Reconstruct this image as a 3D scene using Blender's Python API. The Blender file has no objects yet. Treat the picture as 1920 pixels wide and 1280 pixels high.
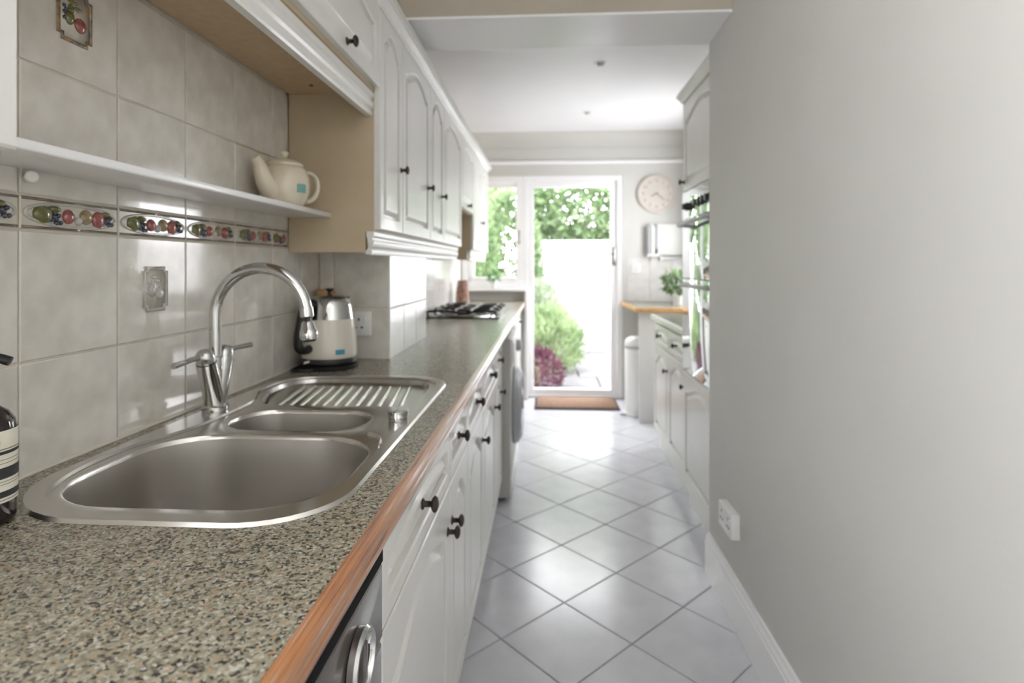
import bpy, bmesh, math, random
from mathutils import Vector, Matrix
random.seed(7)
PI = math.pi
scene = bpy.context.scene
col = scene.collection

# ------------------------------------------------------------------ camera
HC = 1.227
cam_d = bpy.data.cameras.new('camera'); cam = bpy.data.objects.new('camera', cam_d); col.objects.link(cam)
cam_d.sensor_width = 36; cam_d.lens = 1100 / 1920 * 36
cam_d.shift_y = -142 / 1920
cam.location = (0, 0, HC); cam.rotation_euler = (PI / 2, 0, math.atan(67 / 1100))
cam_d.clip_start = .02; cam_d.clip_end = 200
cam_d.dof.use_dof = True; cam_d.dof.focus_distance = .80; cam_d.dof.aperture_fstop = 4.0
scene.camera = cam

# ------------------------------------------------------------------ sky, light, exposure
world = bpy.data.worlds.new('world'); scene.world = world; world.use_nodes = True
bg = world.node_tree.nodes['Background']
bg.inputs[0].default_value = (.97, .975, 1.0, 1); bg.inputs[1].default_value = 9.0
scene.view_settings.view_transform = 'Standard'; scene.view_settings.look = 'None'
scene.view_settings.exposure = 0.66; scene.view_settings.gamma = 1.0
scene.view_settings.use_curve_mapping = False
scene.cycles.max_bounces = 12; scene.cycles.diffuse_bounces = 7; scene.cycles.glossy_bounces = 5; scene.cycles.transparent_max_bounces = 12

def portal(name, loc, rot, sx, sy):
    l = bpy.data.lights.new(name, 'AREA'); l.shape = 'RECTANGLE'; l.size = sx; l.size_y = sy
    l.cycles.is_portal = True
    o = bpy.data.objects.new(name, l); col.objects.link(o); o.location = loc; o.rotation_euler = rot
portal('door_portal', (.20, 5.70, 1.05), (-PI / 2, 0, 0), 1.0, 2.1)
portal('window_portal', (-.52, 5.70, 1.54), (-PI / 2, 0, 0), .5, .95)
portal('side_window_portal', (1.50, 4.505, 1.48), (0, PI / 2, 0), 1.08, .93)
portal('fill_window_portal', (-.97, -.57, 1.70), (0, -PI / 2, 0), 1.5, 1.2)  # guides sky light through the added fill window

# ------------------------------------------------------------------ materials
M = {}
def nodes_of(m):
    nt = m.node_tree; return nt, nt.nodes, nt.links, nt.nodes['Principled BSDF']
def mat(name, color, rough=.5, metal=0., coat=0., spec=.5, bump=None, mottle=None, trans=0., emit=None, alpha=None, ior=None):
    m = bpy.data.materials.new(name); m.use_nodes = True
    nt, N, L, b = nodes_of(m)
    b.inputs['Base Color'].default_value = (*color, 1); b.inputs['Roughness'].default_value = rough
    b.inputs['Metallic'].default_value = metal; b.inputs['Coat Weight'].default_value = coat
    b.inputs['Specular IOR Level'].default_value = spec
    if trans: b.inputs['Transmission Weight'].default_value = trans
    if ior: b.inputs['IOR'].default_value = ior
    tc = N.new('ShaderNodeTexCoord')
    if mottle:   # (scale, colour2, strength)
        n = N.new('ShaderNodeTexNoise'); n.inputs['Scale'].default_value = mottle[0]; n.inputs['Detail'].default_value = 6
        L.new(tc.outputs['Object'], n.inputs['Vector'])
        r = N.new('ShaderNodeValToRGB'); r.color_ramp.elements[0].position = .35; r.color_ramp.elements[1].position = .65
        r.color_ramp.elements[0].color = (*color, 1); r.color_ramp.elements[1].color = (*mottle[1], 1)
        L.new(n.outputs['Fac'], r.inputs['Fac']); L.new(r.outputs['Color'], b.inputs['Base Color'])
    if bump:     # (scale, strength, distance)
        n2 = N.new('ShaderNodeTexNoise'); n2.inputs['Scale'].default_value = bump[0]; n2.inputs['Detail'].default_value = 4
        L.new(tc.outputs['Object'], n2.inputs['Vector'])
        bp = N.new('ShaderNodeBump'); bp.inputs['Strength'].default_value = bump[1]; bp.inputs['Distance'].default_value = bump[2]
        L.new(n2.outputs['Fac'], bp.inputs['Height']); L.new(bp.outputs['Normal'], b.inputs['Normal'])
    M[name] = m; return m

mat('paint', (.72, .71, .68), .3, coat=.1, bump=(60, .08, .002), mottle=(7, (.75, .74, .71)))
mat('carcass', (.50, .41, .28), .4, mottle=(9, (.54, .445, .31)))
mat('chipboard', (.50, .37, .23), .55, mottle=(40, (.55, .42, .27)))
mat('wall_paint', (.605, .60, .57), .55, bump=(90, .12, .002), mottle=(3, (.625, .62, .59)))
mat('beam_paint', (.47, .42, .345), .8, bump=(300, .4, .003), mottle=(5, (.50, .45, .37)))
mat('ceiling_paint', (.82, .82, .84), .45, mottle=(3, (.84, .84, .855)))
mat('gloss_white', (.89, .89, .90), .22, bump=(30, .04, .002))
mat('grout', (.66, .61, .53), .8, bump=(200, .2, .001))
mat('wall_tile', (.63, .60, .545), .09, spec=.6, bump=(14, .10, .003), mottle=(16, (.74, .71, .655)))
mat('wall_tile_far_lit', (.70, .69, .67), .12, bump=(14, .05, .002), mottle=(16, (.76, .75, .74)))  # paler copy of the wall tile, daylight on lit tiling put into its colour
mat('floor_tile', (.58, .59, .635), .20, spec=.6, bump=(20, .10, .002), mottle=(9, (.64, .645, .685)))
mat('floor_grout', (.11, .10, .115), .8, bump=(150, .3, .001))
mat('steel', (.62, .60, .57), .22, 1.0, bump=(260, .02, .0005))
mat('steel_bowl', (.56, .535, .50), .36, 1.0, bump=(200, .03, .0005))
mat('chrome', (.62, .62, .61), .07, 1.0)
mat('dull_chrome', (.55, .55, .54), .2, 1.0)
mat('bronze', (.055, .045, .037), .38, .6)
mat('black', (.012, .012, .013), .35)
mat('matt_black', (.010, .010, .010), .8, spec=.1)
mat('black_gloss', (.012, .012, .014), .12)
mat('rubber', (.03, .03, .03), .7)
mat('cream_enamel', (.72, .68, .59), .16, coat=.5)
mat('cream_ceramic', (.70, .63, .49), .18, coat=.4, mottle=(12, (.73, .665, .53)))
mat('white_plastic', (.82, .82, .80), .35)
mat('appliance_grey', (.50, .49, .46), .4)
mat('grey_plastic', (.42, .43, .45), .4)
mat('teal_sticker', (.05, .25, .36), .4, mottle=(160, (.07, .33, .45)))
mat('teal_tag', (.16, .36, .33), .5, mottle=(120, (.22, .44, .40)))
mat('dw_fascia', (.15, .135, .13), .16, .45, mottle=(8, (.18, .16, .155)))
mat('amber', (.018, .010, .010), .06, coat=.6)
mat('label_paper', (.78, .75, .62), .6, mottle=(60, (.81, .78, .66)))
mat('label_ink', (.035, .035, .04), .6)
mat('mirror_glass', (.60, .63, .62), .025, .92)
mat('oven_metal', (.55, .57, .56), .12, 1.0)
mat('clock_face', (.62, .57, .52), .5, mottle=(20, (.65, .60, .55)))
mat('clock_ink', (.34, .30, .28), .6)
mat('mat_coir', (.19, .105, .065), .95, bump=(500, .8, .004), mottle=(60, (.27, .165, .11)))
mat('mat_edge', (.055, .045, .05), .8)
mat('wood_cap', (.47, .25, .08), .45, mottle=(30, (.57, .33, .12)))
mat('pot_soil', (.05, .035, .02), .9)
mat('fruit_red', (.27, .045, .045), .08, coat=1, mottle=(90, (.38, .12, .10)))
mat('fruit_green', (.10, .11, .03), .10, coat=.8, mottle=(70, (.17, .16, .045)))
mat('fruit_blue', (.035, .04, .075), .10, coat=.8, mottle=(120, (.07, .075, .12)))
mat('fruit_gold', (.26, .19, .09), .10, coat=.8, mottle=(80, (.34, .27, .15)))
mat('relief_grey', (.44, .43, .41), .10, coat=1, mottle=(60, (.56, .54, .51)))
mat('relief_brown', (.10, .08, .065), .15, coat=.8, mottle=(50, (.20, .15, .11)))
mat('motif_ground', (.60, .56, .48), .12, coat=.6)
mat('motif_orange', (.45, .26, .09), .15, coat=.6, mottle=(90, (.10, .11, .15)))
mat('garden_wall_paint', (.62, .62, .62), .8, bump=(8, .2, .01))
mat('paving', (.085, .082, .088), .8, bump=(25, .3, .006), mottle=(5, (.13, .125, .13)))
mat('soil', (.07, .06, .05), .95, bump=(20, .5, .02))
mat('bark', (.16, .12, .09), .9, bump=(30, .5, .01))
mat('downlight_lamp', (.6, .6, .62), .3)  # plain grey lamp face, no emission
mat('brick_brown', (.20, .08, .055), .6, mottle=(45, (.46, .28, .21)))

def glass_mat():
    m = bpy.data.materials.new('window_glass'); m.use_nodes = True
    nt, N, L, b = nodes_of(m)
    t = N.new('ShaderNodeBsdfTransparent'); g = N.new('ShaderNodeBsdfGlossy'); g.inputs['Roughness'].default_value = .01
    fr = N.new('ShaderNodeFresnel'); fr.inputs['IOR'].default_value = 1.35
    ge = N.new('ShaderNodeNewGeometry'); sb = N.new('ShaderNodeMath'); sb.operation = 'SUBTRACT'; sb.inputs[0].default_value = 1
    L.new(ge.outputs['Backfacing'], sb.inputs[1]); ml = N.new('ShaderNodeMath'); ml.operation = 'MULTIPLY'; L.new(sb.outputs[0], ml.inputs[0]); L.new(fr.outputs[0], ml.inputs[1])
    mx = N.new('ShaderNodeMixShader'); L.new(ml.outputs[0], mx.inputs[0]); L.new(t.outputs[0], mx.inputs[1]); L.new(g.outputs[0], mx.inputs[2])
    L.new(mx.outputs[0], N['Material Output'].inputs['Surface']); M['glass'] = m
glass_mat()

def leaf_mat(name, c1, c2):
    m = bpy.data.materials.new(name); m.use_nodes = True
    nt, N, L, b = nodes_of(m)
    oi = N.new('ShaderNodeTexCoord'); n = N.new('ShaderNodeTexNoise'); n.inputs['Scale'].default_value = 3.5
    L.new(oi.outputs['Object'], n.inputs['Vector'])
    r = N.new('ShaderNodeValToRGB'); r.color_ramp.elements[0].position = .35; r.color_ramp.elements[1].position = .65
    r.color_ramp.elements[0].color = (*c1, 1); r.color_ramp.elements[1].color = (*c2, 1)
    L.new(n.outputs['Fac'], r.inputs['Fac']); L.new(r.outputs['Color'], b.inputs['Base Color']); b.inputs['Roughness'].default_value = .4
    tr = N.new('ShaderNodeBsdfTranslucent'); L.new(r.outputs['Color'], tr.inputs['Color'])
    mx = N.new('ShaderNodeMixShader'); mx.inputs[0].default_value = .45
    L.new(b.outputs[0], mx.inputs[1]); L.new(tr.outputs[0], mx.inputs[2])
    L.new(mx.outputs[0], N['Material Output'].inputs['Surface']); M[name] = m
leaf_mat('leaf_bright', (.17, .25, .11), (.34, .42, .24))
leaf_mat('leaf_mid', (.12, .20, .085), (.25, .33, .18))
leaf_mat('leaf_dark', (.035, .13, .035), (.09, .24, .06))
leaf_mat('leaf_grey', (.20, .25, .16), (.30, .35, .25))
leaf_mat('leaf_purple', (.07, .018, .035), (.17, .065, .10))

def granite():
    m = bpy.data.materials.new('granite'); m.use_nodes = True
    nt, N, L, b = nodes_of(m)
    tc = N.new('ShaderNodeTexCoord')
    mp = N.new('ShaderNodeMapping'); mp.inputs['Scale'].default_value = (1, 1.0, 1); L.new(tc.outputs['Object'], mp.inputs['Vector'])
    wn = N.new('ShaderNodeTexNoise'); wn.inputs['Scale'].default_value = 150; wn.inputs['Detail'].default_value = 2
    L.new(mp.outputs[0], wn.inputs['Vector'])
    ad = N.new('ShaderNodeMixRGB'); ad.blend_type = 'ADD'; ad.inputs[0].default_value = .006
    L.new(mp.outputs[0], ad.inputs[1]); L.new(wn.outputs['Color'], ad.inputs[2])
    v = N.new('ShaderNodeTexVoronoi'); v.inputs['Scale'].default_value = 330
    L.new(ad.outputs[0], v.inputs['Vector'])
    sp = N.new('ShaderNodeSeparateColor'); L.new(v.outputs['Color'], sp.inputs[0])
    r = N.new('ShaderNodeValToRGB'); r.color_ramp.interpolation = 'CONSTANT'
    stops = [(0, (.035, .035, .033)), (.13, (.105, .095, .075)), (.23, (.195, .18, .13)), (.43, (.275, .25, .185)), (.64, (.345, .32, .25)),
             (.82, (.34, .225, .13)), (.87, (.27, .25, .19)), (.93, (.43, .41, .35))]
    e = r.color_ramp.elements
    e[0].position = 0; e[0].color = (*stops[0][1], 1); e[1].position = stops[1][0]; e[1].color = (*stops[1][1], 1)
    for p, c in stops[2:]:
        k = e.new(p); k.color = (*c, 1)
    L.new(sp.outputs[0], r.inputs['Fac']); L.new(r.outputs['Color'], b.inputs['Base Color'])
    b.inputs['Roughness'].default_value = .24; b.inputs['Specular IOR Level'].default_value = .55
    M['granite'] = m
granite()

def wood_edge():
    m = bpy.data.materials.new('wood_edge'); m.use_nodes = True
    nt, N, L, b = nodes_of(m)
    tc = N.new('ShaderNodeTexCoord'); mp = N.new('ShaderNodeMapping'); mp.inputs['Scale'].default_value = (1.3, .03, 1.3)
    L.new(tc.outputs['Object'], mp.inputs['Vector'])
    n = N.new('ShaderNodeTexNoise'); n.inputs['Scale'].default_value = 190; n.inputs['Detail'].default_value = 6; n.inputs['Roughness'].default_value = .7
    L.new(mp.outputs[0], n.inputs['Vector'])
    r = N.new('ShaderNodeValToRGB'); e = r.color_ramp.elements
    e[0].position = .32; e[0].color = (.12, .05, .035, 1); e[1].position = .68; e[1].color = (.55, .46, .36, 1)
    for p, c in [(.42, (.33, .14, .07)), (.50, (.44, .18, .06)), (.58, (.38, .22, .14))]:
        k = e.new(p); k.color = (*c, 1)
    L.new(n.outputs['Fac'], r.inputs['Fac']); L.new(r.outputs['Color'], b.inputs['Base Color'])
    b.inputs['Roughness'].default_value = .28; b.inputs['Coat Weight'].default_value = .8; b.inputs['Coat Roughness'].default_value = .12
    bp = N.new('ShaderNodeBump'); bp.inputs['Strength'].default_value = .25; bp.inputs['Distance'].default_value = .001
    L.new(n.outputs['Fac'], bp.inputs['Height']); L.new(bp.outputs['Normal'], b.inputs['Normal'])
    M['wood_edge'] = m
wood_edge()

# ------------------------------------------------------------------ mesh helpers
def tag(o, label=None, cat=None, group=None, kind=None):
    if label: o['label'] = label
    if cat: o['category'] = cat
    if group: o['group'] = group
    if kind: o['kind'] = kind
    return o
def wloc(o):
    v = Vector((0, 0, 0))
    while o is not None:
        v += o.location; o = o.parent
    return v
def link_mesh(name, me, m, parent=None, smooth=False, autosmooth=None):
    o = bpy.data.objects.new(name, me); col.objects.link(o)
    if m is not None and not me.materials: me.materials.append(M[m])
    if parent: o.parent = parent
    return o
def obj(name, bm, m, parent=None, smooth=False, angle=40, world=True):
    """one mesh object; vertices in world coordinates, shifted to the parent's origin"""
    if parent is not None and world:
        bmesh.ops.translate(bm, verts=bm.verts, vec=-wloc(parent))
    bmesh.ops.recalc_face_normals(bm, faces=bm.faces)
    me = bpy.data.meshes.new(name)
    if smooth:
        for f in bm.faces: f.smooth = True
        ca = math.radians(angle)
        for e in bm.edges:
            if len(e.link_faces) == 2 and e.calc_face_angle(0) > ca: e.smooth = False
    bm.to_mesh(me); bm.free()
    return link_mesh(name, me, m, parent)
def thing(name, loc, label, cat, group=None):
    o = bpy.data.objects.new(name, None); col.objects.link(o); o.location = loc; o.empty_display_size = .05
    return tag(o, label, cat, group)
def B(): return bmesh.new()
def box(bm, x0, x1, y0, y1, z0, z1, bev=0, seg=2):
    vs = [bm.verts.new(p) for p in [(x0, y0, z0), (x1, y0, z0), (x1, y1, z0), (x0, y1, z0), (x0, y0, z1), (x1, y0, z1), (x1, y1, z1), (x0, y1, z1)]]
    fs = [bm.faces.new([vs[i] for i in q]) for q in [(0, 3, 2, 1), (4, 5, 6, 7), (0, 1, 5, 4), (1, 2, 6, 5), (2, 3, 7, 6), (3, 0, 4, 7)]]
    if bev:
        es = set(e for f in fs for e in f.edges)
        bmesh.ops.bevel(bm, geom=list(es), offset=bev, segments=seg, profile=.5, affect='EDGES')
    return bm
def boxo(name, x0, x1, y0, y1, z0, z1, m, parent=None, bev=0, seg=2):
    return obj(name, box(B(), x0, x1, y0, y1, z0, z1, bev, seg), m, parent, smooth=bev > 0 and seg > 1, angle=50)
def prism(bm, prof, a0, a1, axis='y'):
    """closed profile extruded along an axis; profile (x,z) for y, (y,z) for x, (x,y) for z"""
    def P(p, a): return (p[0], a, p[1]) if axis == 'y' else (a, p[0], p[1]) if axis == 'x' else (p[0], p[1], a)
    v0 = [bm.verts.new(P(p, a0)) for p in prof]; v1 = [bm.verts.new(P(p, a1)) for p in prof]
    n = len(prof)
    for i in range(n): bm.faces.new((v0[i], v0[(i + 1) % n], v1[(i + 1) % n], v1[i]))
    bm.faces.new(v0[::-1]); bm.faces.new(v1)
    return bm
def lathe(bm, prof, n=24, mtx=None):
    """profile (r,z) around z; then mtx"""
    rings = []
    for r, z in prof:
        if r < 1e-6: rings.append([bm.verts.new((0, 0, z))])
        else: rings.append([bm.verts.new((r * math.cos(2 * PI * i / n), r * math.sin(2 * PI * i / n), z)) for i in range(n)])
    for a, b in zip(rings, rings[1:]):
        for i in range(n):
            j = (i + 1) % n
            if len(a) == 1 and len(b) == 1: continue
            if len(a) == 1: bm.faces.new((a[0], b[j], b[i]))
            elif len(b) == 1: bm.faces.new((a[i], a[j], b[0]))
            else: bm.faces.new((a[i], a[j], b[j], b[i]))
    if len(rings[0]) > 1: bm.faces.new(rings[0][::-1])
    if len(rings[-1]) > 1: bm.faces.new(rings[-1])
    if mtx is not None:
        vs = [v for r in rings for v in r]; bmesh.ops.transform(bm, matrix=mtx, verts=vs)
    return bm
def tube(bm, path, rad, n=12, caps=True, flat=1.0):
    P = [Vector(p) for p in path]; k = len(P)
    R = rad if isinstance(rad, (list, tuple)) else [rad] * k
    T = [((P[min(i + 1, k - 1)] - P[max(i - 1, 0)]).normalized()) for i in range(k)]
    up = Vector((0, 0, 1)) if abs(T[0].z) < .9 else Vector((1, 0, 0))
    N_ = (up - T[0] * up.dot(T[0])).normalized(); rings = []
    for i in range(k):
        N_ = (N_ - T[i] * N_.dot(T[i])).normalized(); Bn = T[i].cross(N_)
        rings.append([bm.verts.new(P[i] + (N_ * math.cos(2 * PI * j / n) + Bn * math.sin(2 * PI * j / n) * flat) * R[i]) for j in range(n)])
    for a, b in zip(rings, rings[1:]):
        for j in range(n): bm.faces.new((a[j], a[(j + 1) % n], b[(j + 1) % n], b[j]))
    if caps: bm.faces.new(rings[0][::-1]); bm.faces.new(rings[-1])
    return bm
def smooth_path(pts, sub=6, closed=False):
    P = [Vector(p) for p in pts]; n = len(P); out = []
    rng = range(n) if closed else range(n - 1)
    for i in rng:
        p0 = P[(i - 1) % n] if closed or i > 0 else P[0]; p1 = P[i]; p2 = P[(i + 1) % n]
        p3 = P[(i + 2) % n] if closed or i + 2 < n else P[-1]
        for s in range(sub):
            t = s / sub
            out.append(.5 * ((2 * p1) + (-p0 + p2) * t + (2 * p0 - 5 * p1 + 4 * p2 - p3) * t * t + (-p0 + 3 * p1 - 3 * p2 + p3) * t ** 3))
    if not closed: out.append(P[-1])
    return out
def rrect(x0, x1, y0, y1, r, n=8):
    out = []; q = r if isinstance(r, tuple) else (r,) * 4     # near-right, far-right, far-left, near-left
    for r, cx, cy, a0 in [(q[0], x1 - q[0], y0 + q[0], -PI / 2), (q[1], x1 - q[1], y1 - q[1], 0), (q[2], x0 + q[2], y1 - q[2], PI / 2), (q[3], x0 + q[3], y0 + q[3], PI)]:
        for i in range(n + 1):
            a = a0 + PI / 2 * i / n; out.append((cx + r * math.cos(a), cy + r * math.sin(a)))
    return out   # counter-clockwise
def offset_loop(loop, d):
    """inward offset of a counter-clockwise loop"""
    n = len(loop); out = []
    for i in range(n):
        a = Vector(loop[i - 1]); b = Vector(loop[i]); c = Vector(loop[(i + 1) % n])
        t = (c - a); t = t.normalized() if t.length > 1e-9 else Vector((1, 0))
        out.append((b.x - t.y * d, b.y + t.x * d))
    return out
def bridge(bm, l0, l1):
    n = len(l0)
    for i in range(n): bm.faces.new((l0[i], l0[(i + 1) % n], l1[(i + 1) % n], l1[i]))
def ring_verts(bm, loop, z): return [bm.verts.new((p[0], p[1], z)) for p in loop]
def fill_loops(bm, loops):
    es = []
    for l in loops:
        n = len(l)
        for i in range(n):
            e = bm.edges.get((l[i], l[(i + 1) % n])) or bm.edges.new((l[i], l[(i + 1) % n])); es.append(e)
    return bmesh.ops.triangle_fill(bm, edges=es, use_beauty=True)
def mtx_axis(loc, zdir):
    """matrix taking local z to zdir"""
    return Matrix.Translation(loc) @ Vector((0, 0, 1)).rotation_difference(Vector(zdir)).to_matrix().to_4x4()

# ------------------------------------------------------------------ setting
XL, XR, YB, ZC = -.81, .645, 5.45, 2.444        # left wall, near right wall, back wall, far ceiling
XR2 = 1.33; YE = 2.39; PX, PY0, PY1 = -.556, 2.037, 2.656
WT = .90
def struct(o): return tag(o, kind='structure')

fl = struct(boxo('floor', -.81, XR2, -1.3, 5.60, -.08, -.006, 'floor_grout'))
# floor tiles, laid on the diagonal
HD = .2165; HY_ = .2205; GX, GY = .060, 2.146
def clip(poly, ax, lim, keep_less):
    out = []
    for i in range(len(poly)):
        a, b = poly[i - 1], poly[i]
        ina = (a[ax] <= lim) == keep_less; inb = (b[ax] <= lim) == keep_less
        if ina != inb:
            t = (lim - a[ax]) / (b[ax] - a[ax]); out.append((a[0] + (b[0] - a[0]) * t, a[1] + (b[1] - a[1]) * t))
        if inb: out.append(b)
    return out
whole = None
for j in range(-21, 17):
    for i in range(-3, 8):
        if (i + j) % 2 == 0: continue
        cx, cy = GX + i * HD * .985, GY + j * HY_
        g = .0028
        poly = [(cx - HD * .985 + g, cy), (cx, cy - HY_ + g), (cx + HD * .985 - g, cy), (cx, cy + HY_ - g)]
        xl = .80 if cy < 4.05 else XR2
        if cy < 2.0: xl = .628
        n0 = len(poly); area0 = 2 * HD * HY_
        q = clip(clip(clip(clip(poly, 0, -.30, False), 0, xl, True), 1, 5.52, True), 1, -1.2, False)
        if len(q) < 3: continue
        ar = abs(sum(q[k - 1][0] * q[k][1] - q[k][0] * q[k - 1][1] for k in range(len(q)))) / 2
        if ar < .0015: continue
        full = len(q) == 4 and all(abs(a[0] - b[0]) + abs(a[1] - b[1]) < 1e-6 for a, b in zip(sorted(q), sorted(poly)))
        if full and whole is not None:
            o = link_mesh('tile', whole.data, None, fl); o.location = (cx, cy, 0); continue
        ccx, ccy = (cx, cy)
        bm = B(); s = [(p[0] - ccx, p[1] - ccy) for p in q]
        mx = sum(p[0] for p in s) / len(s); my = sum(p[1] for p in s) / len(s)
        ins = [(p[0] + (mx - p[0]) * .012, p[1] + (my - p[1]) * .012) for p in s]
        b0 = ring_verts(bm, s, -.006); b1 = ring_verts(bm, s, -.0015); b2 = ring_verts(bm, ins, 0)
        bridge(bm, b0, b1); bridge(bm, b1, b2); bm.faces.new(b2)
        o = obj('tile', bm, 'floor_tile', fl, world=False); o.location = (ccx, ccy, 0)
        if full: whole = o

def wall_mesh(name, parts, m, parent=None):
    bm = B()
    for p in parts: box(bm, *p)
    return struct(obj(name, bm, m, parent))
NY0, NY1, NZ0, NZ1 = -1.16, .02, .98, 2.42  # opening for the added fill window
wall_left = wall_mesh('wall_left', [(-.95, XL - .004, NY1, 5.6, 0, 2.6), (-.95, XL - .004, -1.3, NY0, 0, 2.6), (-.95, XL - .004, NY0, NY1, 0, NZ0), (-.95, XL - .004, NY0, NY1, NZ1, 2.6)], 'grout')
pier = wall_mesh('wall_pier', [(XL - .004, PX - .004, PY0 + .004, PY1 - .002, 0, 2.6)], 'grout')
wall_mesh('wall_right', [(XR, XR + .055, -1.3, YE, 0, 2.6), (XR + .055, XR2 + .15, YE - .10, YE, 0, 2.6)], 'wall_paint')
# far right wall with the window over the base units
WY0, WY1, WZ0, WZ1 = 4.06, 4.95, .96, 2.00
wall_mesh('wall_right_far', [(XR2, XR2 + .15, YE, WY0, 0, 2.6), (XR2, XR2 + .15, WY1, 5.6, 0, 2.6),
                             (XR2, XR2 + .15, WY0, WY1, 0, WZ0), (XR2, XR2 + .15, WY0, WY1, WZ1, 2.6)], 'wall_paint')
# back wall round the door and window
FX0, FX1, FZ1, FS = -.80, .687, 2.062, 1.016
wall_mesh('wall_back', [(FX1, XR2, YB, YB + .15, 0, 2.6), (XL, FX1, YB, YB + .15, FZ1, 2.6), (XL, -.212, YB, YB + .15, 0, FS),
                        ], 'wall_paint')
wall_mesh('wall_near_end', [(-.81, XR + .05, -1.35, -1.2, 0, 2.6)], 'wall_paint')
struct(boxo('ceiling', -.81, XR2 + .1, 2.38, 5.6, ZC, ZC + .1, 'ceiling_paint'))
struct(boxo('ceiling_near', -.81, XR + .05, -1.35, 2.12, 2.56, 2.66, 'ceiling_paint'))
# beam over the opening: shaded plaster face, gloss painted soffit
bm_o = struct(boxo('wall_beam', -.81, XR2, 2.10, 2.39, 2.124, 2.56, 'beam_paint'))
struct(boxo('trim_beam_soffit', -.81, XR, 2.095, 2.40, 2.116, 2.124, 'gloss_white'))
# coving, picture rail, baseboards
bm = B(); prism(bm, [(YB, 2.32), (YB - .02, 2.32)] + [(YB - .12 + .10 * math.cos(a), 2.344 + .10 * math.sin(a)) for a in [PI / 2 * k / 6 for k in range(1, 6)]] + [(YB - .12, ZC), (YB, ZC)], XL, XR2, 'x')
struct(obj('trim_coving', bm, 'wall_paint', smooth=True))
bm = B(); prism(bm, [(YB, 2.165), (YB - .02, 2.165), (YB - .028, 2.175), (YB - .028, 2.19), (YB - .02, 2.198), (YB, 2.198)], XL, XR2, 'x')
struct(obj('trim_rail', bm, 'gloss_white'))
def baseboard_prof(x, d):   # d = -1 into the room to the left
    return [(x, 0), (x + d * .018, 0), (x + d * .018, .128), (x + d * .014, .134), (x + d * .016, .140), (x + d * .010, .152), (x + d * .007, .163), (x, .163)]
bm = B(); prism(bm, baseboard_prof(XR, -1), -1.2, YE, 'y'); struct(obj('baseboard_right', bm, 'gloss_white'))
bm = B(); prism(bm, [(YB, 0), (YB - .018, 0), (YB - .018, .128), (YB - .010, .152), (YB, .163)], FX1 + .04, 1.30, 'x'); struct(obj('baseboard_back', bm, 'gloss_white'))

# ---- wall tiles
PIT = .2075; Y0 = .853
ROWS = [(.866, 1.076), (1.076, 1.283), (1.338, 1.547), (1.547, 1.756)]
tile_cache = {}
def tile_mesh(w, h, m, t=.006):
    k = (round(w, 4), round(h, 4), m)
    if k not in tile_cache:
        g = .0016; w2, h2 = w / 2 - g, h / 2 - g; e = .002
        bm = B()
        l = [[(-w2, -h2), (w2, -h2), (w2, h2), (-w2, h2)], [(-w2 + e, -h2 + e), (w2 - e, -h2 + e), (w2 - e, h2 - e), (-w2 + e, h2 - e)]]
        a = ring_verts(bm, l[0], 0); b = ring_verts(bm, l[0], t - .0015); c = ring_verts(bm, l[1], t)
        bridge(bm, a, b); bridge(bm, b, c); bm.faces.new(c)
        bmesh.ops.recalc_face_normals(bm, faces=bm.faces)
        me = bpy.data.meshes.new('tile'); bm.to_mesh(me); bm.free(); me.materials.append(M[m]); tile_cache[k] = me
    return tile_cache[k]
def face_mtx(origin, u, n):
    u = Vector(u); n = Vector(n); v = n.cross(u)
    m = Matrix((u, v, n)).transposed().to_4x4(); m.translation = origin; return m
def put_tile(parent, origin, u, n, w, h, m='wall_tile', name='tile'):
    o = link_mesh(name, tile_mesh(w, h, m), None, parent); o.matrix_local = face_mtx(origin, u, n)
    return o
UY = (0, 1, 0); NX = (1, 0, 0)
XT = XL - .006
ycols = [Y0 + PIT * k for k in range(-4, 5)]
inset_spots = {}
for k, y in enumerate(ycols):
    for r, (z0, z1) in enumerate(ROWS):
        w = PIT
        if y + w > 1.787 and r >= 2: w = 1.787 - y
        if w < .02: continue
        o = put_tile(wall_left, (XT, y + w / 2, (z0 + z1) / 2), UY, NX, w, z1 - z0)
        inset_spots[(k, r)] = o
# last column up to the pier
yl = ycols[-1] + PIT
for z0, z1 in ROWS[:2]: put_tile(wall_left, (XT, (yl + PY0) / 2, (z0 + z1) / 2), UY, NX, PY0 - yl, z1 - z0)
# wall beyond the pier
y = PY1 + .004
while y < YB - .05:
    w = min(PIT, YB - y)
    for z0, z1 in ROWS[:2]: put_tile(wall_left, (XT, y + w / 2, (z0 + z1) / 2), UY, NX, w, z1 - z0, 'wall_tile_far_lit')
    y += PIT
# pier: face to the camera and its lit side, brightness put into a paler tile
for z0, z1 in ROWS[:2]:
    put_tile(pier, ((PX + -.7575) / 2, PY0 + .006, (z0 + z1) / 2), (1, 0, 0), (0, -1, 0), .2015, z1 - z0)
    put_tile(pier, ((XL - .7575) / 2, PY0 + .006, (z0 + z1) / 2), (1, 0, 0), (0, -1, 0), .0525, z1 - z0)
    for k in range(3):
        put_tile(pier, (PX - .006, PY0 + .001 + .2063 * (k + .5), (z0 + z1) / 2), UY, NX, .2063, z1 - z0, 'wall_tile_far_lit')
# grey splashback tiles on the back wall beside the door
for k in range(3):
    for r in range(2):
        put_tile(struct(bpy.data.objects['wall_back']), (.73 + .2 * (k + .5), YB + .001, .90 + .2 * (r + .5)), (1, 0, 0), (0, -1, 0), .2, .2, 'wall_tile_far_lit')

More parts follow.
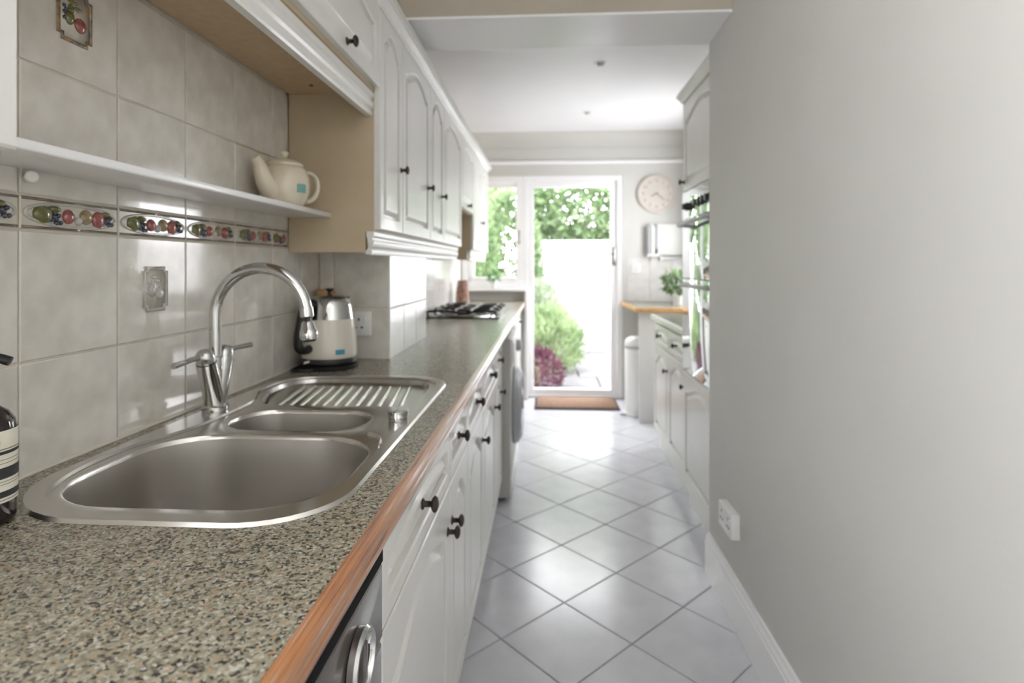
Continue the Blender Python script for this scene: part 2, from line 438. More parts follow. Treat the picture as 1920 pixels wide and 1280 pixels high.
def ellipsoid(bm, c, r, n=10):
    res = bmesh.ops.create_uvsphere(bm, u_segments=n, v_segments=max(6, n // 2 + 1), radius=1)
    bmesh.ops.transform(bm, matrix=Matrix.Translation(c) @ Matrix.Diagonal((*r, 1)), verts=res['verts']); return bm
relief_cache = {}
def relief(name, key, builder, m, parent):
    if key not in relief_cache:
        bm = B(); builder(bm)
        for f in bm.faces: f.smooth = True
        bmesh.ops.recalc_face_normals(bm, faces=bm.faces)
        me = bpy.data.meshes.new(name); bm.to_mesh(me); bm.free(); me.materials.append(M[m]); relief_cache[key] = me
    return link_mesh(name, relief_cache[key], None, parent)
# border tiles with moulded fruit (local x = along wall, y = up, z = out)
FR = [('fruit_green', (-.062, -.001), (.019, .0155)), ('fruit_blue', (-.038, -.007), (.010, .010)), ('fruit_red', (-.012, -.001), (.0125, .013)),
      ('relief_grey', (.008, -.007), (.008, .008)), ('fruit_gold', (.026, .001), (.0145, .0135)), ('fruit_red', (.054, -.002), (.0145, .0155)), ('fruit_blue', (.076, -.003), (.010, .012)), ('fruit_green', (.070, .009), (.010, .006)), ('fruit_green', (-.040, .009), (.012, .006))]
for k, y in enumerate(ycols):
    w = min(PIT, 1.787 - y)
    if w < .03: continue
    t = put_tile(wall_left, (XT, y + w / 2, 1.3105), UY, NX, w, .055, 'motif_ground', 'border_tile')
    for ys, nm in ((.0225, 'a'), (-.0225, 'b')):
        relief('border_bead', 'bead%s%.3f' % (nm, w), lambda bm: tube(bm, [(-w / 2 + .004, ys, .006), (w / 2 - .004, ys, .006)], .0024, 6), 'relief_brown', t)
    if w < .15: spots = FR[:3]; sh = -w / 2 + .085
    else: spots = FR; sh = 0
    for cx in (0,):
        relief('oval_frame', 'oval%.3f' % w, lambda bm: tube(bm, [((w / 2 - .008) * math.cos(a), .0190 * math.sin(a), .006) for a in [2 * PI * i / 32 for i in range(33)]], .0030, 6, caps=False), 'relief_grey', t)
    for fi, (m, c, r) in enumerate(spots):
        if m == 'fruit_blue':
            def bld(bm, c=c, r=r):
                for q in range(7):
                    a = q * 2.4; rr = .0028 * math.sqrt(q) * 1.6
                    ellipsoid(bm, (c[0] + sh + rr * math.cos(a), c[1] + rr * math.sin(a), .0075), (.0042, .0042, .0045), 8)
            relief('grape_bunch', 'g%d%.2f' % (fi, sh), bld, m, t)
        else:
            relief('fruit', 'f%d%.2f' % (fi, sh), lambda bm: ellipsoid(bm, (c[0] + sh, c[1], .006), (r[0], r[1], .0075), 14), m, t)

# two inset tiles with a fruit motif in a shaped frame
def motif(t, s=1.0, grey=False):
    def relief(n_, k_, b_, m_, t_): return globals()['relief'](n_, k_ + str(grey), b_, ('relief_grey' if n_ != 'motif_plate' else 'motif_ground') if grey else m_, t_)
    w, h = .037 * s, .046 * s; n = .009 * s
    lp = [(-w + n, -h), (w - n, -h), (w - n, -h + n), (w, -h + n), (w, h - n), (w - n, h - n), (w - n, h), (-w + n, h), (-w + n, h - n), (-w, h - n), (-w, -h + n), (-w + n, -h + n)]
    def plate(bm):
        a = ring_verts(bm, lp, .0058); b = ring_verts(bm, lp, .0075); bridge(bm, a, b); bm.faces.new(b)
    p = relief('motif_plate', 'plate', plate, 'motif_ground', t)
    def frame(bm):
        ins = [(x * .84, y * .87) for x, y in lp]
        a = ring_verts(bm, lp, .0075); b = ring_verts(bm, lp, .0095); c = ring_verts(bm, ins, .0095); d = ring_verts(bm, ins, .0075)
        bridge(bm, a, b); bridge(bm, b, c); bridge(bm, c, d)
    o = relief('motif_frame', 'mframe', frame, 'motif_orange', t)
    relief('apple', 'apple', lambda bm: ellipsoid(bm, (.012, -.010, .0075), (.013, .013, .006), 14), 'fruit_red', t)
    relief('pear', 'pear', lambda bm: (ellipsoid(bm, (-.011, -.004, .0075), (.010, .013, .006), 14), ellipsoid(bm, (-.009, .010, .0075), (.006, .010, .005), 12)), 'fruit_green', t)
    relief('leaf', 'mleaf', lambda bm: (ellipsoid(bm, (-.004, .024, .0075), (.011, .004, .003), 10), ellipsoid(bm, (.007, .016, .0075), (.009, .004, .003), 10)), 'fruit_green', t)
    relief('grape_bunch', 'mgrape', lambda bm: [ellipsoid(bm, (-.022 + .004 * (q % 2), .012 - .005 * q, .0075), (.0035, .0035, .0035), 8) for q in range(5)], 'fruit_blue', t)
motif(inset_spots[(4, 3)]); motif(inset_spots[(5, 1)], grey=True)  # lower motif loses its colours: window glare painted in as pale grey

# ---- glazed door and windows
def frame_rect(name, x0, x1, z0, z1, w, y0, y1, m, parent, wb=None):
    wb = w if wb is None else wb
    bm = B()
    box(bm, x0, x0 + w, y0, y1, z0, z1, .004, 1); box(bm, x1 - w, x1, y0, y1, z0, z1, .004, 1)
    box(bm, x0 + w, x1 - w, y0, y1, z1 - w, z1, .004, 1); box(bm, x0 + w, x1 - w, y0, y1, z0, z0 + wb, .004, 1)
    return obj(name, bm, m, parent)
YG = 5.50
door = struct(thing('door_1', (.21, YG, 0), None, None))
frame_rect('door_frame', -.235, FX1, .0, FZ1, .05, 5.452, 5.56, 'gloss_white', door, wb=.03)
leaf = frame_rect('door_leaf', -.185, .637, .03, 2.012, .055, 5.475, 5.535, 'gloss_white', door, wb=.05)
boxo('pane', -.135, .585, 5.50, 5.508, .075, 1.962, 'glass', leaf)
bm = B(); box(bm, .600, .622, 5.455, 5.475, 1.23, 1.40, .004); tube(bm, [(.611, 5.45, 1.335), (.611, 5.43, 1.335), (.58, 5.425, 1.335), (.53, 5.425, 1.335)], .008, 8)
obj('door_handle', bm, 'dull_chrome', leaf, smooth=True)
boxo('threshold', -.235, FX1, 5.452, 5.60, -.006, .012, 'dull_chrome', door, .003)
win = struct(thing('window_1', (-.52, YG, FS), None, None))
frame_rect('window_frame', -.806, -.235, FS, FZ1, .06, 5.452, 5.56, 'gloss_white', win)
cas = frame_rect('casement', -.745, -.24, FS + .05, 2.012, .055, 5.475, 5.535, 'gloss_white', win)
boxo('pane', -.692, -.293, 5.50, 5.508, 1.118, 1.96, 'glass', cas)
bm = B(); box(bm, -.275, -.255, 5.462, 5.475, 1.50, 1.60, .003); box(bm, -.272, -.258, 5.445, 5.465, 1.43, 1.56, .004); obj('window_handle', bm, 'dull_chrome', cas, smooth=True)
boxo('window_sill', -.806, -.19, 5.35, 5.452, .992, FS, 'gloss_white', win, .005)
boxo('sill_post', -.212, -.180, 5.375, 5.452, 0, .992, 'gloss_white', win, .004)
# right-hand window
w2 = struct(thing('window_2', (XR2 + .08, (WY0 + WY1) / 2, WZ0), None, None))
bm = B()
for y0_, y1_ in ((WY0, WY0 + .06), (WY1 - .06, WY1)): box(bm, XR2 + .04, XR2 + .11, y0_, y1_, WZ0, WZ1)
box(bm, XR2 + .04, XR2 + .11, WY0, WY1, WZ0, WZ0 + .06); box(bm, XR2 + .04, XR2 + .11, WY0, WY1, WZ1 - .06, WZ1)
obj('window_frame', bm, 'gloss_white', w2)
boxo('pane', XR2 + .07, XR2 + .076, WY0 + .06, WY1 - .06, WZ0 + .06, WZ1 - .06, 'glass', w2)
w3 = struct(thing('fill_window', (-.90, (NY0 + NY1) / 2, NZ0), None, None))  # added unseen window behind the camera, fills light on the right wall
bm = B()
for y0_, y1_ in ((NY0, NY0 + .05), (NY1 - .05, NY1)): box(bm, -.92, -.86, y0_, y1_, NZ0, NZ1)
box(bm, -.92, -.86, NY0 + .05, NY1 - .05, NZ0, NZ0 + .05); box(bm, -.92, -.86, NY0 + .05, NY1 - .05, NZ1 - .05, NZ1)
obj('window_frame', bm, 'gloss_white', w3)
boxo('pane', -.893, -.887, NY0 + .05, NY1 - .05, NZ0 + .05, NZ1 - .05, 'glass', w3)

# ------------------------------------------------------------------ cabinets
def arch_loop(w, h, m, rise, n=14, mb=None):
    mb = m if mb is None else mb
    x0, x1, y0, y1 = m, w - m, mb, h - m - rise
    pts = [(x0, y0), (x1, y0)]
    if rise < 1e-4: return pts + [(x1, h - m), (x0, h - m)]
    for i in range(n + 1):
        t = 1 - 2 * i / n
        g = 0 if abs(t) >= .9 else (0.5 + .5 * math.cos(PI * t / .9)) ** .55
        pts.append(((x0 + x1) / 2 + t * (x1 - x0) / 2, y1 + rise * g))
    return pts
door_cache = {}
def door_meshes(w, h, rise, stile, m, th=.02):
    k = (round(w, 3), round(h, 3), round(rise, 3), stile, m)
    if k in door_cache: return door_cache[k]
    bm = B(); g = .0015
    o0 = [(g, g), (w - g, g), (w - g, h - g), (g, h - g)]; o1 = [(g + .003, g + .003), (w - g - .003, g + .003), (w - g - .003, h - g - .003), (g + .003, h - g - .003)]
    a = ring_verts(bm, o0, 0); b = ring_verts(bm, o0, th - .003); c = ring_verts(bm, o1, th)
    bridge(bm, a, b); bridge(bm, b, c)
    l0 = ring_verts(bm, arch_loop(w, h, stile, rise), th)
    fill_loops(bm, [c, l0])
    l1 = ring_verts(bm, arch_loop(w, h, stile + .0035, rise), th - .003); bridge(bm, l0, l1)
    l2 = ring_verts(bm, arch_loop(w, h, stile + .005, rise), th - .014); bridge(bm, l1, l2)
    bm.faces.new(a[::-1])
    bmesh.ops.recalc_face_normals(bm, faces=bm.faces)
    me = bpy.data.meshes.new('door'); bm.to_mesh(me); bm.free(); me.materials.append(M[m])
    bm = B()
    k0 = ring_verts(bm, arch_loop(w, h, stile + .0045, rise), th - .0138)
    k1 = ring_verts(bm, arch_loop(w, h, stile + .015, rise), th - .0135)
    k2 = ring_verts(bm, arch_loop(w, h, stile + .028, rise), th - .0025); k3 = ring_verts(bm, arch_loop(w, h, stile + .032, rise), th - .0008)
    bridge(bm, k0, k1); bridge(bm, k1, k2); bridge(bm, k2, k3)
    fill_loops(bm, [k3])
    bmesh.ops.recalc_face_normals(bm, faces=bm.faces)
    if sum(f.normal.z for f in bm.faces) < 0: bmesh.ops.reverse_faces(bm, faces=bm.faces)
    pm = bpy.data.meshes.new('panel'); bm.to_mesh(pm); bm.free(); pm.materials.append(M[m])
    door_cache[k] = (me, pm); return door_cache[k]
knob_me = None
def knob(parent, x, y, z=.02):
    global knob_me
    if knob_me is None:
        bm = B(); lathe(bm, [(.0105, 0), (.0105, .002), (.006, .004), (.0055, .016), (.012, .019), (.0152, .022), (.0152, .0245), (.012, .028), (.006, .030), (0, .0305)], 16)
        for f in bm.faces: f.smooth = True
        knob_me = bpy.data.meshes.new('knob'); bm.to_mesh(knob_me); bm.free(); knob_me.materials.append(M['bronze'])
    o = link_mesh('knob', knob_me, None, parent); o.location = (x, y, z); return o
def front(parent, name, side, X, ya, yb, z0, z1, rise, kn=None, stile=.045, m='paint'):
    """a door or drawer front: side +1 faces +X (u along +Y), -1 faces -X (u along -Y); kn = (u, v)"""
    w, h = yb - ya, z1 - z0
    me, pm = door_meshes(w, h, rise, stile, m)
    d = link_mesh(name, me, None, parent)
    if side > 0: mt = face_mtx((X, ya, z0), (0, 1, 0), (1, 0, 0))
    else: mt = face_mtx((X, yb, z0), (0, -1, 0), (-1, 0, 0))
    mt.translation -= wloc(parent); d.matrix_local = mt
    link_mesh('panel', pm, None, d)
    if kn: knob(d, *kn)
    return d

XF = -.517          # face of the wall unit doors; door thickness .02 -> carcass front at -.537
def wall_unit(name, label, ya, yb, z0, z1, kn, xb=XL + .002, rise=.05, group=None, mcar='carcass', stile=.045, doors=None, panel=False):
    t = thing(name, (xb, ya, z0), label, 'cabinet', group)
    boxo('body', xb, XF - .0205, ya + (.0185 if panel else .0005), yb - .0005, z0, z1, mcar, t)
    if panel:
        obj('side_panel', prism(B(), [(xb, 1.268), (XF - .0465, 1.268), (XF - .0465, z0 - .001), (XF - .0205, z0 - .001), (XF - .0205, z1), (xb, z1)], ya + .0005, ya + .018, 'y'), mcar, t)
    for (a, b, k) in (doors or [(ya, yb, kn)]):
        front(t, 'door', 1, XF - .02, a, b, z0 + .004, z1 - .002, rise, k, stile)
    return t
# near unit, only its far edge is in frame
wall_unit('wall_cabinet', 'cream wall cabinet at the left picture edge above the soap bottle', .06, .546, 1.335, 2.03, None)
# bridging unit over the sink
t = thing('bridging_cabinet', (XL + .002, .547, 1.765), 'short cream cabinet bridging above the sink with tan underside', 'cabinet')
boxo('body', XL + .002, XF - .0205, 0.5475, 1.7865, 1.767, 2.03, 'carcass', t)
boxo('underside', XL + .002, XF - .025, .548, 1.786, 1.762, 1.767, 'chipboard', t)
for ya, yb, k in ((.548, 1.165, (.05, .03)), (1.165, 1.786, (.32, .028))): front(t, 'door', 1, XF - .02, ya, yb, 1.778, 2.03, .03, k, .04)
for y in (1.13, 1.70):
    bm = B(); lathe(bm, [(.006, 0), (.006, .002), (0, .002)], 12, mtx_axis((-.70, y, 1.762), (0, 0, -1))); obj('screw_cap', bm, 'bronze', t)
# tall run
wall_unit('wall_cabinet', 'narrow cream wall cabinet above the kettle, its tan side panel facing us', 1.787, 2.07, 1.334, 2.03, (.255, .225), stile=.04, panel=True)
wall_unit('wall_cabinet', 'cream arched-door wall cabinet above the lit tiled pier', 2.07, 2.565, 1.334, 2.03, (.445, .225), xb=PX + .003)
wall_unit('wall_cabinet', 'narrow cream wall cabinet, third door from the shelf end', 2.565, 2.90, 1.334, 2.03, (.275, .225), xb=PX + .003, stile=.04)
wall_unit('wall_cabinet', 'cream wall cabinet just before the gap above the hob', 2.90, 3.50, 1.334, 2.03, None)
wall_unit('bridging_cabinet', 'short cream wall cabinet raised above the black hob', 3.50, 4.07, 1.58, 2.03, (.28, .03), rise=.04)
wall_unit('wall_cabinet', 'farthest cream wall cabinet beside the kitchen window', 4.07, 5.07, 1.334, 2.03, None, doors=[(4.07, 4.57, (.47, .22)), (4.57, 5.07, None)], panel=True)
# mouldings
def cornice(name, y0, y1, label):
    x = XF - .003
    prof = [(XL + .01, 2.032), (x, 2.032), (x + .004, 2.036), (x + .004, 2.042), (x + .012, 2.048), (x + .022, 2.056), (x + .030, 2.060), (x + .030, 2.066), (x + .036, 2.068), (x + .036, 2.076), (XL + .01, 2.076)]
    return tag(obj(name, prism(B(), prof, y0, y1, 'y'), 'paint'), label, 'cornice')
cornice('cornice', .06, 5.07, 'long cream cornice moulding along the top of the left wall cabinets')
def pelmet(y0, y1, z1, label):
    x = XF - .022; z = z1
    prof = [(x - .022, z), (x - .022, z - .016), (x - .020, z - .018), (x - .016, z - .05), (x - .024, z - .062), (x - .024, z - .072), (x - .006, z - .072), (x - .004, z - .066), (x - .004, z - .058), (x - .008, z - .054),
            (x - .002, z - .046), (x + .001, z - .038), (x + .001, z - .030), (x - .004, z - .026), (x - .004, z - .020), (x + .002, z - .014), (x + .002, z - .002), (x - .002, z)]
    return tag(obj('pelmet', prism(B(), prof, y0, y1, 'y'), 'paint'), label, 'moulding')
pelmet(.548, 1.786, 1.7615, 'cream light pelmet moulding under the short cabinet above the sink')
pelmet(1.787, 3.50, 1.3335, 'long cream pelmet moulding under the wall cabinets by the tiled pier')
pelmet(4.07, 5.07, 1.3335, 'far cream pelmet moulding under the wall cabinet beside the window')
# bracket shelf with teapot
tag(boxo('wall_shelf', XL + .001, -.67, .30, 1.786, 1.376, 1.391, 'gloss_white', None, .003), 'narrow white shelf along the tiled wall carrying the teapot', 'shelf')
bm = B(); lathe(bm, [(.0075, 0), (.0075, .018), (.0090, .019), (.0090, .024), (.007, .026), (0, .0265)], 16, mtx_axis((XL + .001, .868, 1.364), (.8, -.6, 0)))
tag(obj('shelf_peg', bm, 'white_plastic', smooth=True), 'small round white peg on the tiles under the near shelf end', 'peg')

# ---- left base run: doors face +X
XB = -.235
def base_unit(label, ya, yb, drawer_k, door_k, z_split=.700, name='base_cabinet', xb=-.79, zt=.858):
    t = thing(name, (-.78, ya, 0), label, 'cabinet', 'cream base cabinets under the long worktop')
    boxo('body', xb, XB - .0205, ya + .0005, yb - .0005, .117, zt, 'paint', t)
    if zt < .8: boxo('front_rail', XB - .036, XB - .0205, ya + .0005, yb - .0005, zt, .858, 'paint', t)
    boxo('plinth', -.33, -.29, ya + .0005, yb - .0005, 0, .1165, 'paint', t)
    w = yb - ya
    front(t, 'drawer', 1, XB - .02, ya, yb, z_split + .004, .845, .02, drawer_k, .03)
    front(t, 'door', 1, XB - .02, ya, yb, .117, z_split, .055, door_k, .045)
    return t
base_unit('cream base cabinet with drawer beside the dishwasher', .822, 1.40, (.27, .075), (.545, .485), zt=.69)
base_unit('narrow cream base cabinet, second from the dishwasher', 1.40, 1.72, (.14, .075), (.03, .485), zt=.69)
base_unit('cream base cabinet, third from the dishwasher', 1.72, 2.13, (.205, .075), (.375, .485), xb=-.54)
base_unit('cream base cabinet, fourth from the dishwasher', 2.13, 2.62, (.27, .075), (.455, .485), xb=-.54)
base_unit('narrow cream base cabinet touching the near side of the washing machine', 2.62, 3.025, (.16, .075), (.28, .485), xb=-.54)
base_unit('cream base cabinet on the far side of the washing machine', 3.66, 4.36, (.35, .075), (.06, .485))
base_unit('cream base cabinet at the far end by the door', 4.36, 5.06, (.35, .075), (.06, .485))
# dishwasher
t = thing('dishwasher', (-.5, .52, 0), 'dark grey dishwasher with chrome ring dial under the near worktop', 'dishwasher')
boxo('body', -.79, XB - .022, .222, .818, .02, .69, 'black', t); boxo('front_frame', XB - .06, XB - .022, .222, .818, .69, .815, 'black', t)
boxo('control_panel', XB - .021, XB + .002, .222, .818, .702, .808, 'dw_fascia', t, .004)
boxo('edge_shadow_strip', XB - .021, XB + .0025, .222, .8185, .8085, .834, 'matt_black', t, .002)  # black strip: dark top edge plus the shadow gap under the worktop, painted solid
boxo('front_door', XB - .021, XB + .001, .222, .818, .12, .696, 'dw_fascia', t, .004)
bm = B(); lathe(bm, [(.034, 0), (.040, .002), (.041, .010), (.038, .014), (.034, .014), (.031, .008), (.031, .0005)], 36, mtx_axis((XB + .002, .700, .745), (1, 0, 0)))
d = obj('dial_ring', bm, 'chrome', t, smooth=True)
bm = B(); lathe(bm, [(.031, 0), (.031, .004), (0, .005)], 30, mtx_axis((XB + .002, .700, .745), (1, 0, 0))); box(bm, XB + .004, XB + .016, .694, .706, .722, .770, .002)
obj('dial_grip', bm, 'dw_fascia', d, smooth=True)
boxo('plinth', -.33, -.29, .222, .818, 0, .115, 'black', t)
# near stub of the run
base_unit('cream base cabinet nearest the viewer below the frame edge', -.40, .218, (.3, .075), (.05, .485))

# washing machine standing proud of the doors
wy0, wy1, wx = 3.03, 3.645, -.193
t = thing('washing_machine', (-.45, 3.34, 0), 'pale grey front-loading washing machine standing proud of the base cabinets', 'washing machine')
boxo('body', -.78, wx, wy0, wy1, .02, .85, 'appliance_grey', t, .008)
boxo('control_panel', wx - .002, wx + .012, wy0 + .004, wy1 - .004, .70, .845, 'white_plastic', t, .006)
boxo('drawer_front', wx + .008, wx + .018, wy0 + .02, wy0 + .20, .715, .825, 'white_plastic', t, .005)
bm = B(); lathe(bm, [(.034, 0), (.034, .012), (.028, .028), (.025, .03), (0, .03)], 24, mtx_axis((wx + .011, 3.38, .77), (1, 0, 0))); obj('dial', bm, 'grey_plastic', t, smooth=True)
dr = None
bm = B(); lathe(bm, [(.215, 0), (.218, .012), (.205, .034), (.175, .052), (.155, .050), (.145, .036)], 40, mtx_axis((wx - .001, 3.34, .44), (1, 0, 0))); dr = obj('porthole_door', bm, 'grey_plastic', t, smooth=True)
bm = B(); lathe(bm, [(.146, .034), (.12, .046), (.07, .054), (0, .057)], 32, mtx_axis((wx - .001, 3.34, .44), (1, 0, 0))); obj('door_glass', bm, 'black_gloss', dr, smooth=True)
boxo('kick_panel', wx - .002, wx + .006, wy0 + .004, wy1 - .004, .025, .12, 'white_plastic', t, .003)
for y in (wy0 + .05, wy1 - .05):
    bm = B(); lathe(bm, [(.02, 0), (.02, .02)], 12, Matrix.Translation((wx - .05, y, 0))); obj('foot', bm, 'rubber', t)

# ------------------------------------------------------------------ worktop with sink cut-out
XN = -.226      # back of wood nosing
t = thing('worktop', (-.5, 2.4, WT - .04), 'long speckled granite-look worktop with wooden front edge', 'worktop')
SX0, SX1, SY0, SY1 = -.768, -.277, .708, 1.695
out = rrect(SX0, SX1, SY0, SY1, (.13, .12, .12, .172), 10)
bm = B()
rect = [(XL + .001, -.40), (XN, -.40), (XN, YB - .075), (XL + .001, YB - .075)]
notch = [(XL + .001, -.40), (XN, -.40), (XN, YB - .002), (XL + .001, YB - .002), (XL + .001, PY1 + .002), (PX + .002, PY1 + .002), (PX + .002, PY0 - .002), (XL + .001, PY0 - .002)]
hole = offset_loop(out, .008)
a = ring_verts(bm, notch, WT); h = ring_verts(bm, hole, WT); fill_loops(bm, [a, h])
a2 = ring_verts(bm, notch, WT - .038); bridge(bm, a, a2); bm.faces.new
h2 = ring_verts(bm, hole, WT - .038); bridge(bm, h, h2); fill_loops(bm, [a2, h2])
obj('top', bm, 'granite', t)
xw = XN
prof = [(xw, WT - .038), (xw, WT - .0005), (xw + .004, WT), (xw + .010, WT - .0003), (xw + .015, WT - .002), (xw + .018, WT - .006), (xw + .0185, WT - .012), (xw + .0165, WT - .015), (xw + .0165, WT - .018),
        (xw + .0185, WT - .021), (xw + .0185, WT - .028), (xw + .016, WT - .034), (xw + .011, WT - .039)]
obj('wood_edge', prism(B(), prof, -.40, YB - .075, 'y'), 'wood_edge', t)
bm = B(); tube(bm, [(XL + .002, -.4, WT + .001), (XL + .002, PY0, WT + .001)], .004, 8); struct(obj('trim_sealant', bm, 'grout'))

# ---- sink
t = thing('kitchen_sink', (-.52, 1.2, WT), 'stainless steel inset sink with two bowls and ribbed drainer', 'sink')
ZR = WT + .0055; ZD = WT + .0012
bm = B()
o0 = ring_verts(bm, offset_loop(out, -.001), WT + .0003); o1 = ring_verts(bm, offset_loop(out, .002), ZR); bridge(bm, o0, o1)
# step line: rim ledge outside, lower deck inside
step_pts = [(-.600, .738), (-.45, .734), (-.375, .752), (-.322, .80), (-.300, .88), (-.297, 1.05), (-.297, 1.25), (-.297, 1.45), (-.300, 1.56), (-.325, 1.63), (-.39, 1.670),
            (-.55, 1.676), (-.66, 1.670), (-.725, 1.635), (-.748, 1.56), (-.742, 1.47), (-.715, 1.40), (-.702, 1.34), (-.702, 1.22), (-.712, 1.12), (-.742, 1.03), (-.749, .95), (-.741, .865), (-.708, .786), (-.662, .752)]
step = [(p.x, p.y) for p in smooth_path([(x, y, 0) for x, y in step_pts], 4, True)]
s0 = ring_verts(bm, step, ZR); fill_loops(bm, [o1, s0])
st2 = offset_loop(step, .0025); s1 = ring_verts(bm, st2, ZD); bridge(bm, s0, s1)
bowl = rrect(-.731, -.305, .756, 1.106, .128, 9); half = rrect(-.673, -.372, 1.130, 1.304, .078, 8)
half = rrect(-.672, -.372, 1.130, 1.303, .080, 8)
dr_pts = [(-.64, 1.338), (-.50, 1.338), (-.40, 1.340), (-.335, 1.345), (-.316, 1.37), (-.314, 1.50), (-.322, 1.58), (-.350, 1.632), (-.42, 1.654), (-.56, 1.658), (-.66, 1.652), (-.712, 1.622), (-.731, 1.56), (-.726, 1.48), (-.705, 1.42), (-.682, 1.365)]
drain = [(p.x, p.y) for p in smooth_path([(x, y, 0) for x, y in dr_pts], 4, True)]
bl0 = ring_verts(bm, bowl, ZD); hf0 = ring_verts(bm, half, ZD); dn0 = ring_verts(bm, drain, ZD)
fill_loops(bm, [s1, bl0, hf0, dn0])
dn1 = ring_verts(bm, offset_loop(drain, .005), ZD - .010); bridge(bm, dn0, dn1)
dn2 = ring_verts(bm, offset_loop(drain, .011), ZD - .013); bridge(bm, dn1, dn2); fill_loops(bm, [dn2])
# rolled lips into the bowls
lips = []
for l, v in ((bowl, bl0), (half, hf0)):
    p = v
    for d, z in ((.003, -.0010), (.005, -.004), (.006, -.009)):
        q = ring_verts(bm, offset_loop(l, d), ZD + z); bridge(bm, p, q); p = q
obj('deck', bm, 'steel', t, smooth=True, angle=24)
def bowl_part(name, l, depth, taper):
    bm = B(); p = ring_verts(bm, offset_loop(l, .0055), ZD - .0085)
    for d, z in ((.006 + taper * .3, .05), (.006 + taper * .7, depth * .75), (.006 + taper, depth - .03), (.018 + taper, depth - .010), (.034 + taper, depth - .002), (.05 + taper, depth)):
        q = ring_verts(bm, offset_loop(l, d), ZD - z); bridge(bm, p, q); p = q
    fill_loops(bm, [p])
    o = obj(name, bm, 'steel_bowl', t, smooth=True, angle=70)
    for f in o.data.polygons: pass
    return o
bp = bowl_part('main_bowl', bowl, .195, .012); bowl_part('half_bowl', half, .14, .008)
bm = B(); lathe(bm, [(.0, .0), (.030, .0), (.040, .0025), (.042, .001)], 28, Matrix.Translation((-.52, .93, ZD - .1945))); obj('waste', bm, 'chrome', bp, smooth=True)
# drainer ribs
rib_me = None
bm = B(); pr_ = [(-.0065, 0), (-.004, .0045), (0, .0062), (.004, .0045), (.0065, 0)]
ks = [(0, .15), (.012, .8), (.03, 1), (.24, 1), (.258, .8), (.272, .12)]
rows = [[bm.verts.new((x - .035 * (y / .27), y, z * s)) for x, z in pr_] for y, s in ks]
for a, b in zip(rows, rows[1:]):
    for i in range(4): bm.faces.new((a[i], a[i + 1], b[i + 1], b[i]))
for f in bm.faces: f.smooth = True
bmesh.ops.recalc_face_normals(bm, faces=bm.faces)
rib_me = bpy.data.meshes.new('drainer_rib'); bm.to_mesh(rib_me); bm.free(); rib_me.materials.append(M['steel'])
for k in range(12):
    x = -.648 + .0272 * k
    o = link_mesh('drainer_rib', rib_me, None, t); o.location = Vector((x, 1.352, ZD - .013)) - wloc(t)
# overflow slot and pop-up knob
bm = B(); ov = smooth_path([(-.345, 1.108, ZD + .0005), (-.322, 1.092, ZD + .0005), (-.308, 1.066, ZD + .0005), (-.302, 1.035, ZD + .0005)], 5)
tube(bm, ov, [.004] + [.0075] * (len(ov) - 2) + [.004], 10, flat=.35); obj('overflow_slot', bm, 'steel_bowl', t, smooth=True)
bm = B(); lathe(bm, [(.020, 0), (.021, .002), (.021, .005), (.019, .0055), (.019, .007), (.0215, .0075), (.0215, .019), (.019, .0215), (0, .022)], 32, Matrix.Translation((-.316, 1.225, ZD))); obj('pop_up_knob', bm, 'dull_chrome', t, smooth=True)

# ---- mixer tap
tx, ty, tz = -.738, 1.262, ZR
t = thing('mixer_tap', (tx, ty, tz), 'chrome swan-neck mixer tap with two levers behind the sink', 'tap')
bm = B(); lathe(bm, [(.0265, 0), (.0275, .003), (.0275, .011), (.024, .014), (.022, .017)], 32, Matrix.Translation((tx, ty, tz))); obj('base', bm, 'chrome', t, smooth=True)
def valve(sgn, lever):
    bm = B()
    tube(bm, [(tx, ty, tz + .014), (tx, ty + sgn * .010, tz + .045), (tx, ty + sgn * .024, tz + .085), (tx, ty + sgn * .034, tz + .112)], [.0225, .0215, .0225, .0215], 24)
    v = obj('valve_body', bm, 'chrome', t, smooth=True)
    bm = B(); d = Vector((0, sgn * .36, 1)).normalized(); c = Vector((tx, ty + sgn * .0345, tz + .113))
    tube(bm, [c, c + d * .012, c + d * .022, c + d * .026], [.0195, .0195, .0165, .012], 24); obj('valve_cap', bm, 'dull_chrome', v, smooth=True)
    bm = B(); tube(bm, [c + d * .014, c + d * .015 + Vector(lever) * .4, c + d * .012 + Vector(lever)], [.0065, .0055, .0065], 12); obj('lever', bm, 'chrome', v, smooth=True)
valve(-1, (-.022, -.075, -.008)); valve(1, (.020, .080, .006))
bm = B(); tube(bm, [(tx, ty, tz + .055), (tx, ty, tz + .10), (tx, ty, tz + .118), (tx, ty, tz + .122)], [.014, .0165, .0165, .013], 24); obj('neck_collar', bm, 'chrome', t, smooth=True)
zc = tz + .213; R_ = .103
path = [(tx, ty, tz + .09), (tx, ty, tz + .13), (tx, ty, tz + .17), (tx, ty, zc - .01)]
for k in range(0, 25):
    a = PI - (PI - .12) * k / 24
    path.append((tx + R_ + R_ * math.cos(a), ty + .006 * k / 24, zc + R_ * math.sin(a)))
ex, ey, ez = path[-1]
bm = B(); tube(bm, path, .0128, 20); obj('swan_neck', bm, 'chrome', t, smooth=True)
dd = Vector((.10, .0, -1)).normalized()
bm = B(); tube(bm, [Vector(path[-1]) + dd * s for s in (-.004, 0, .016, .018)], [.0140, .0146, .0146, .012], 20); obj('spout_collar', bm, 'chrome', t, smooth=True)
bm = B(); tube(bm, [Vector(path[-1]) + dd * s for s in (.017, .022, .028)], [.008, .0065, .009], 16); obj('swivel_joint', bm, 'black_gloss', t, smooth=True)
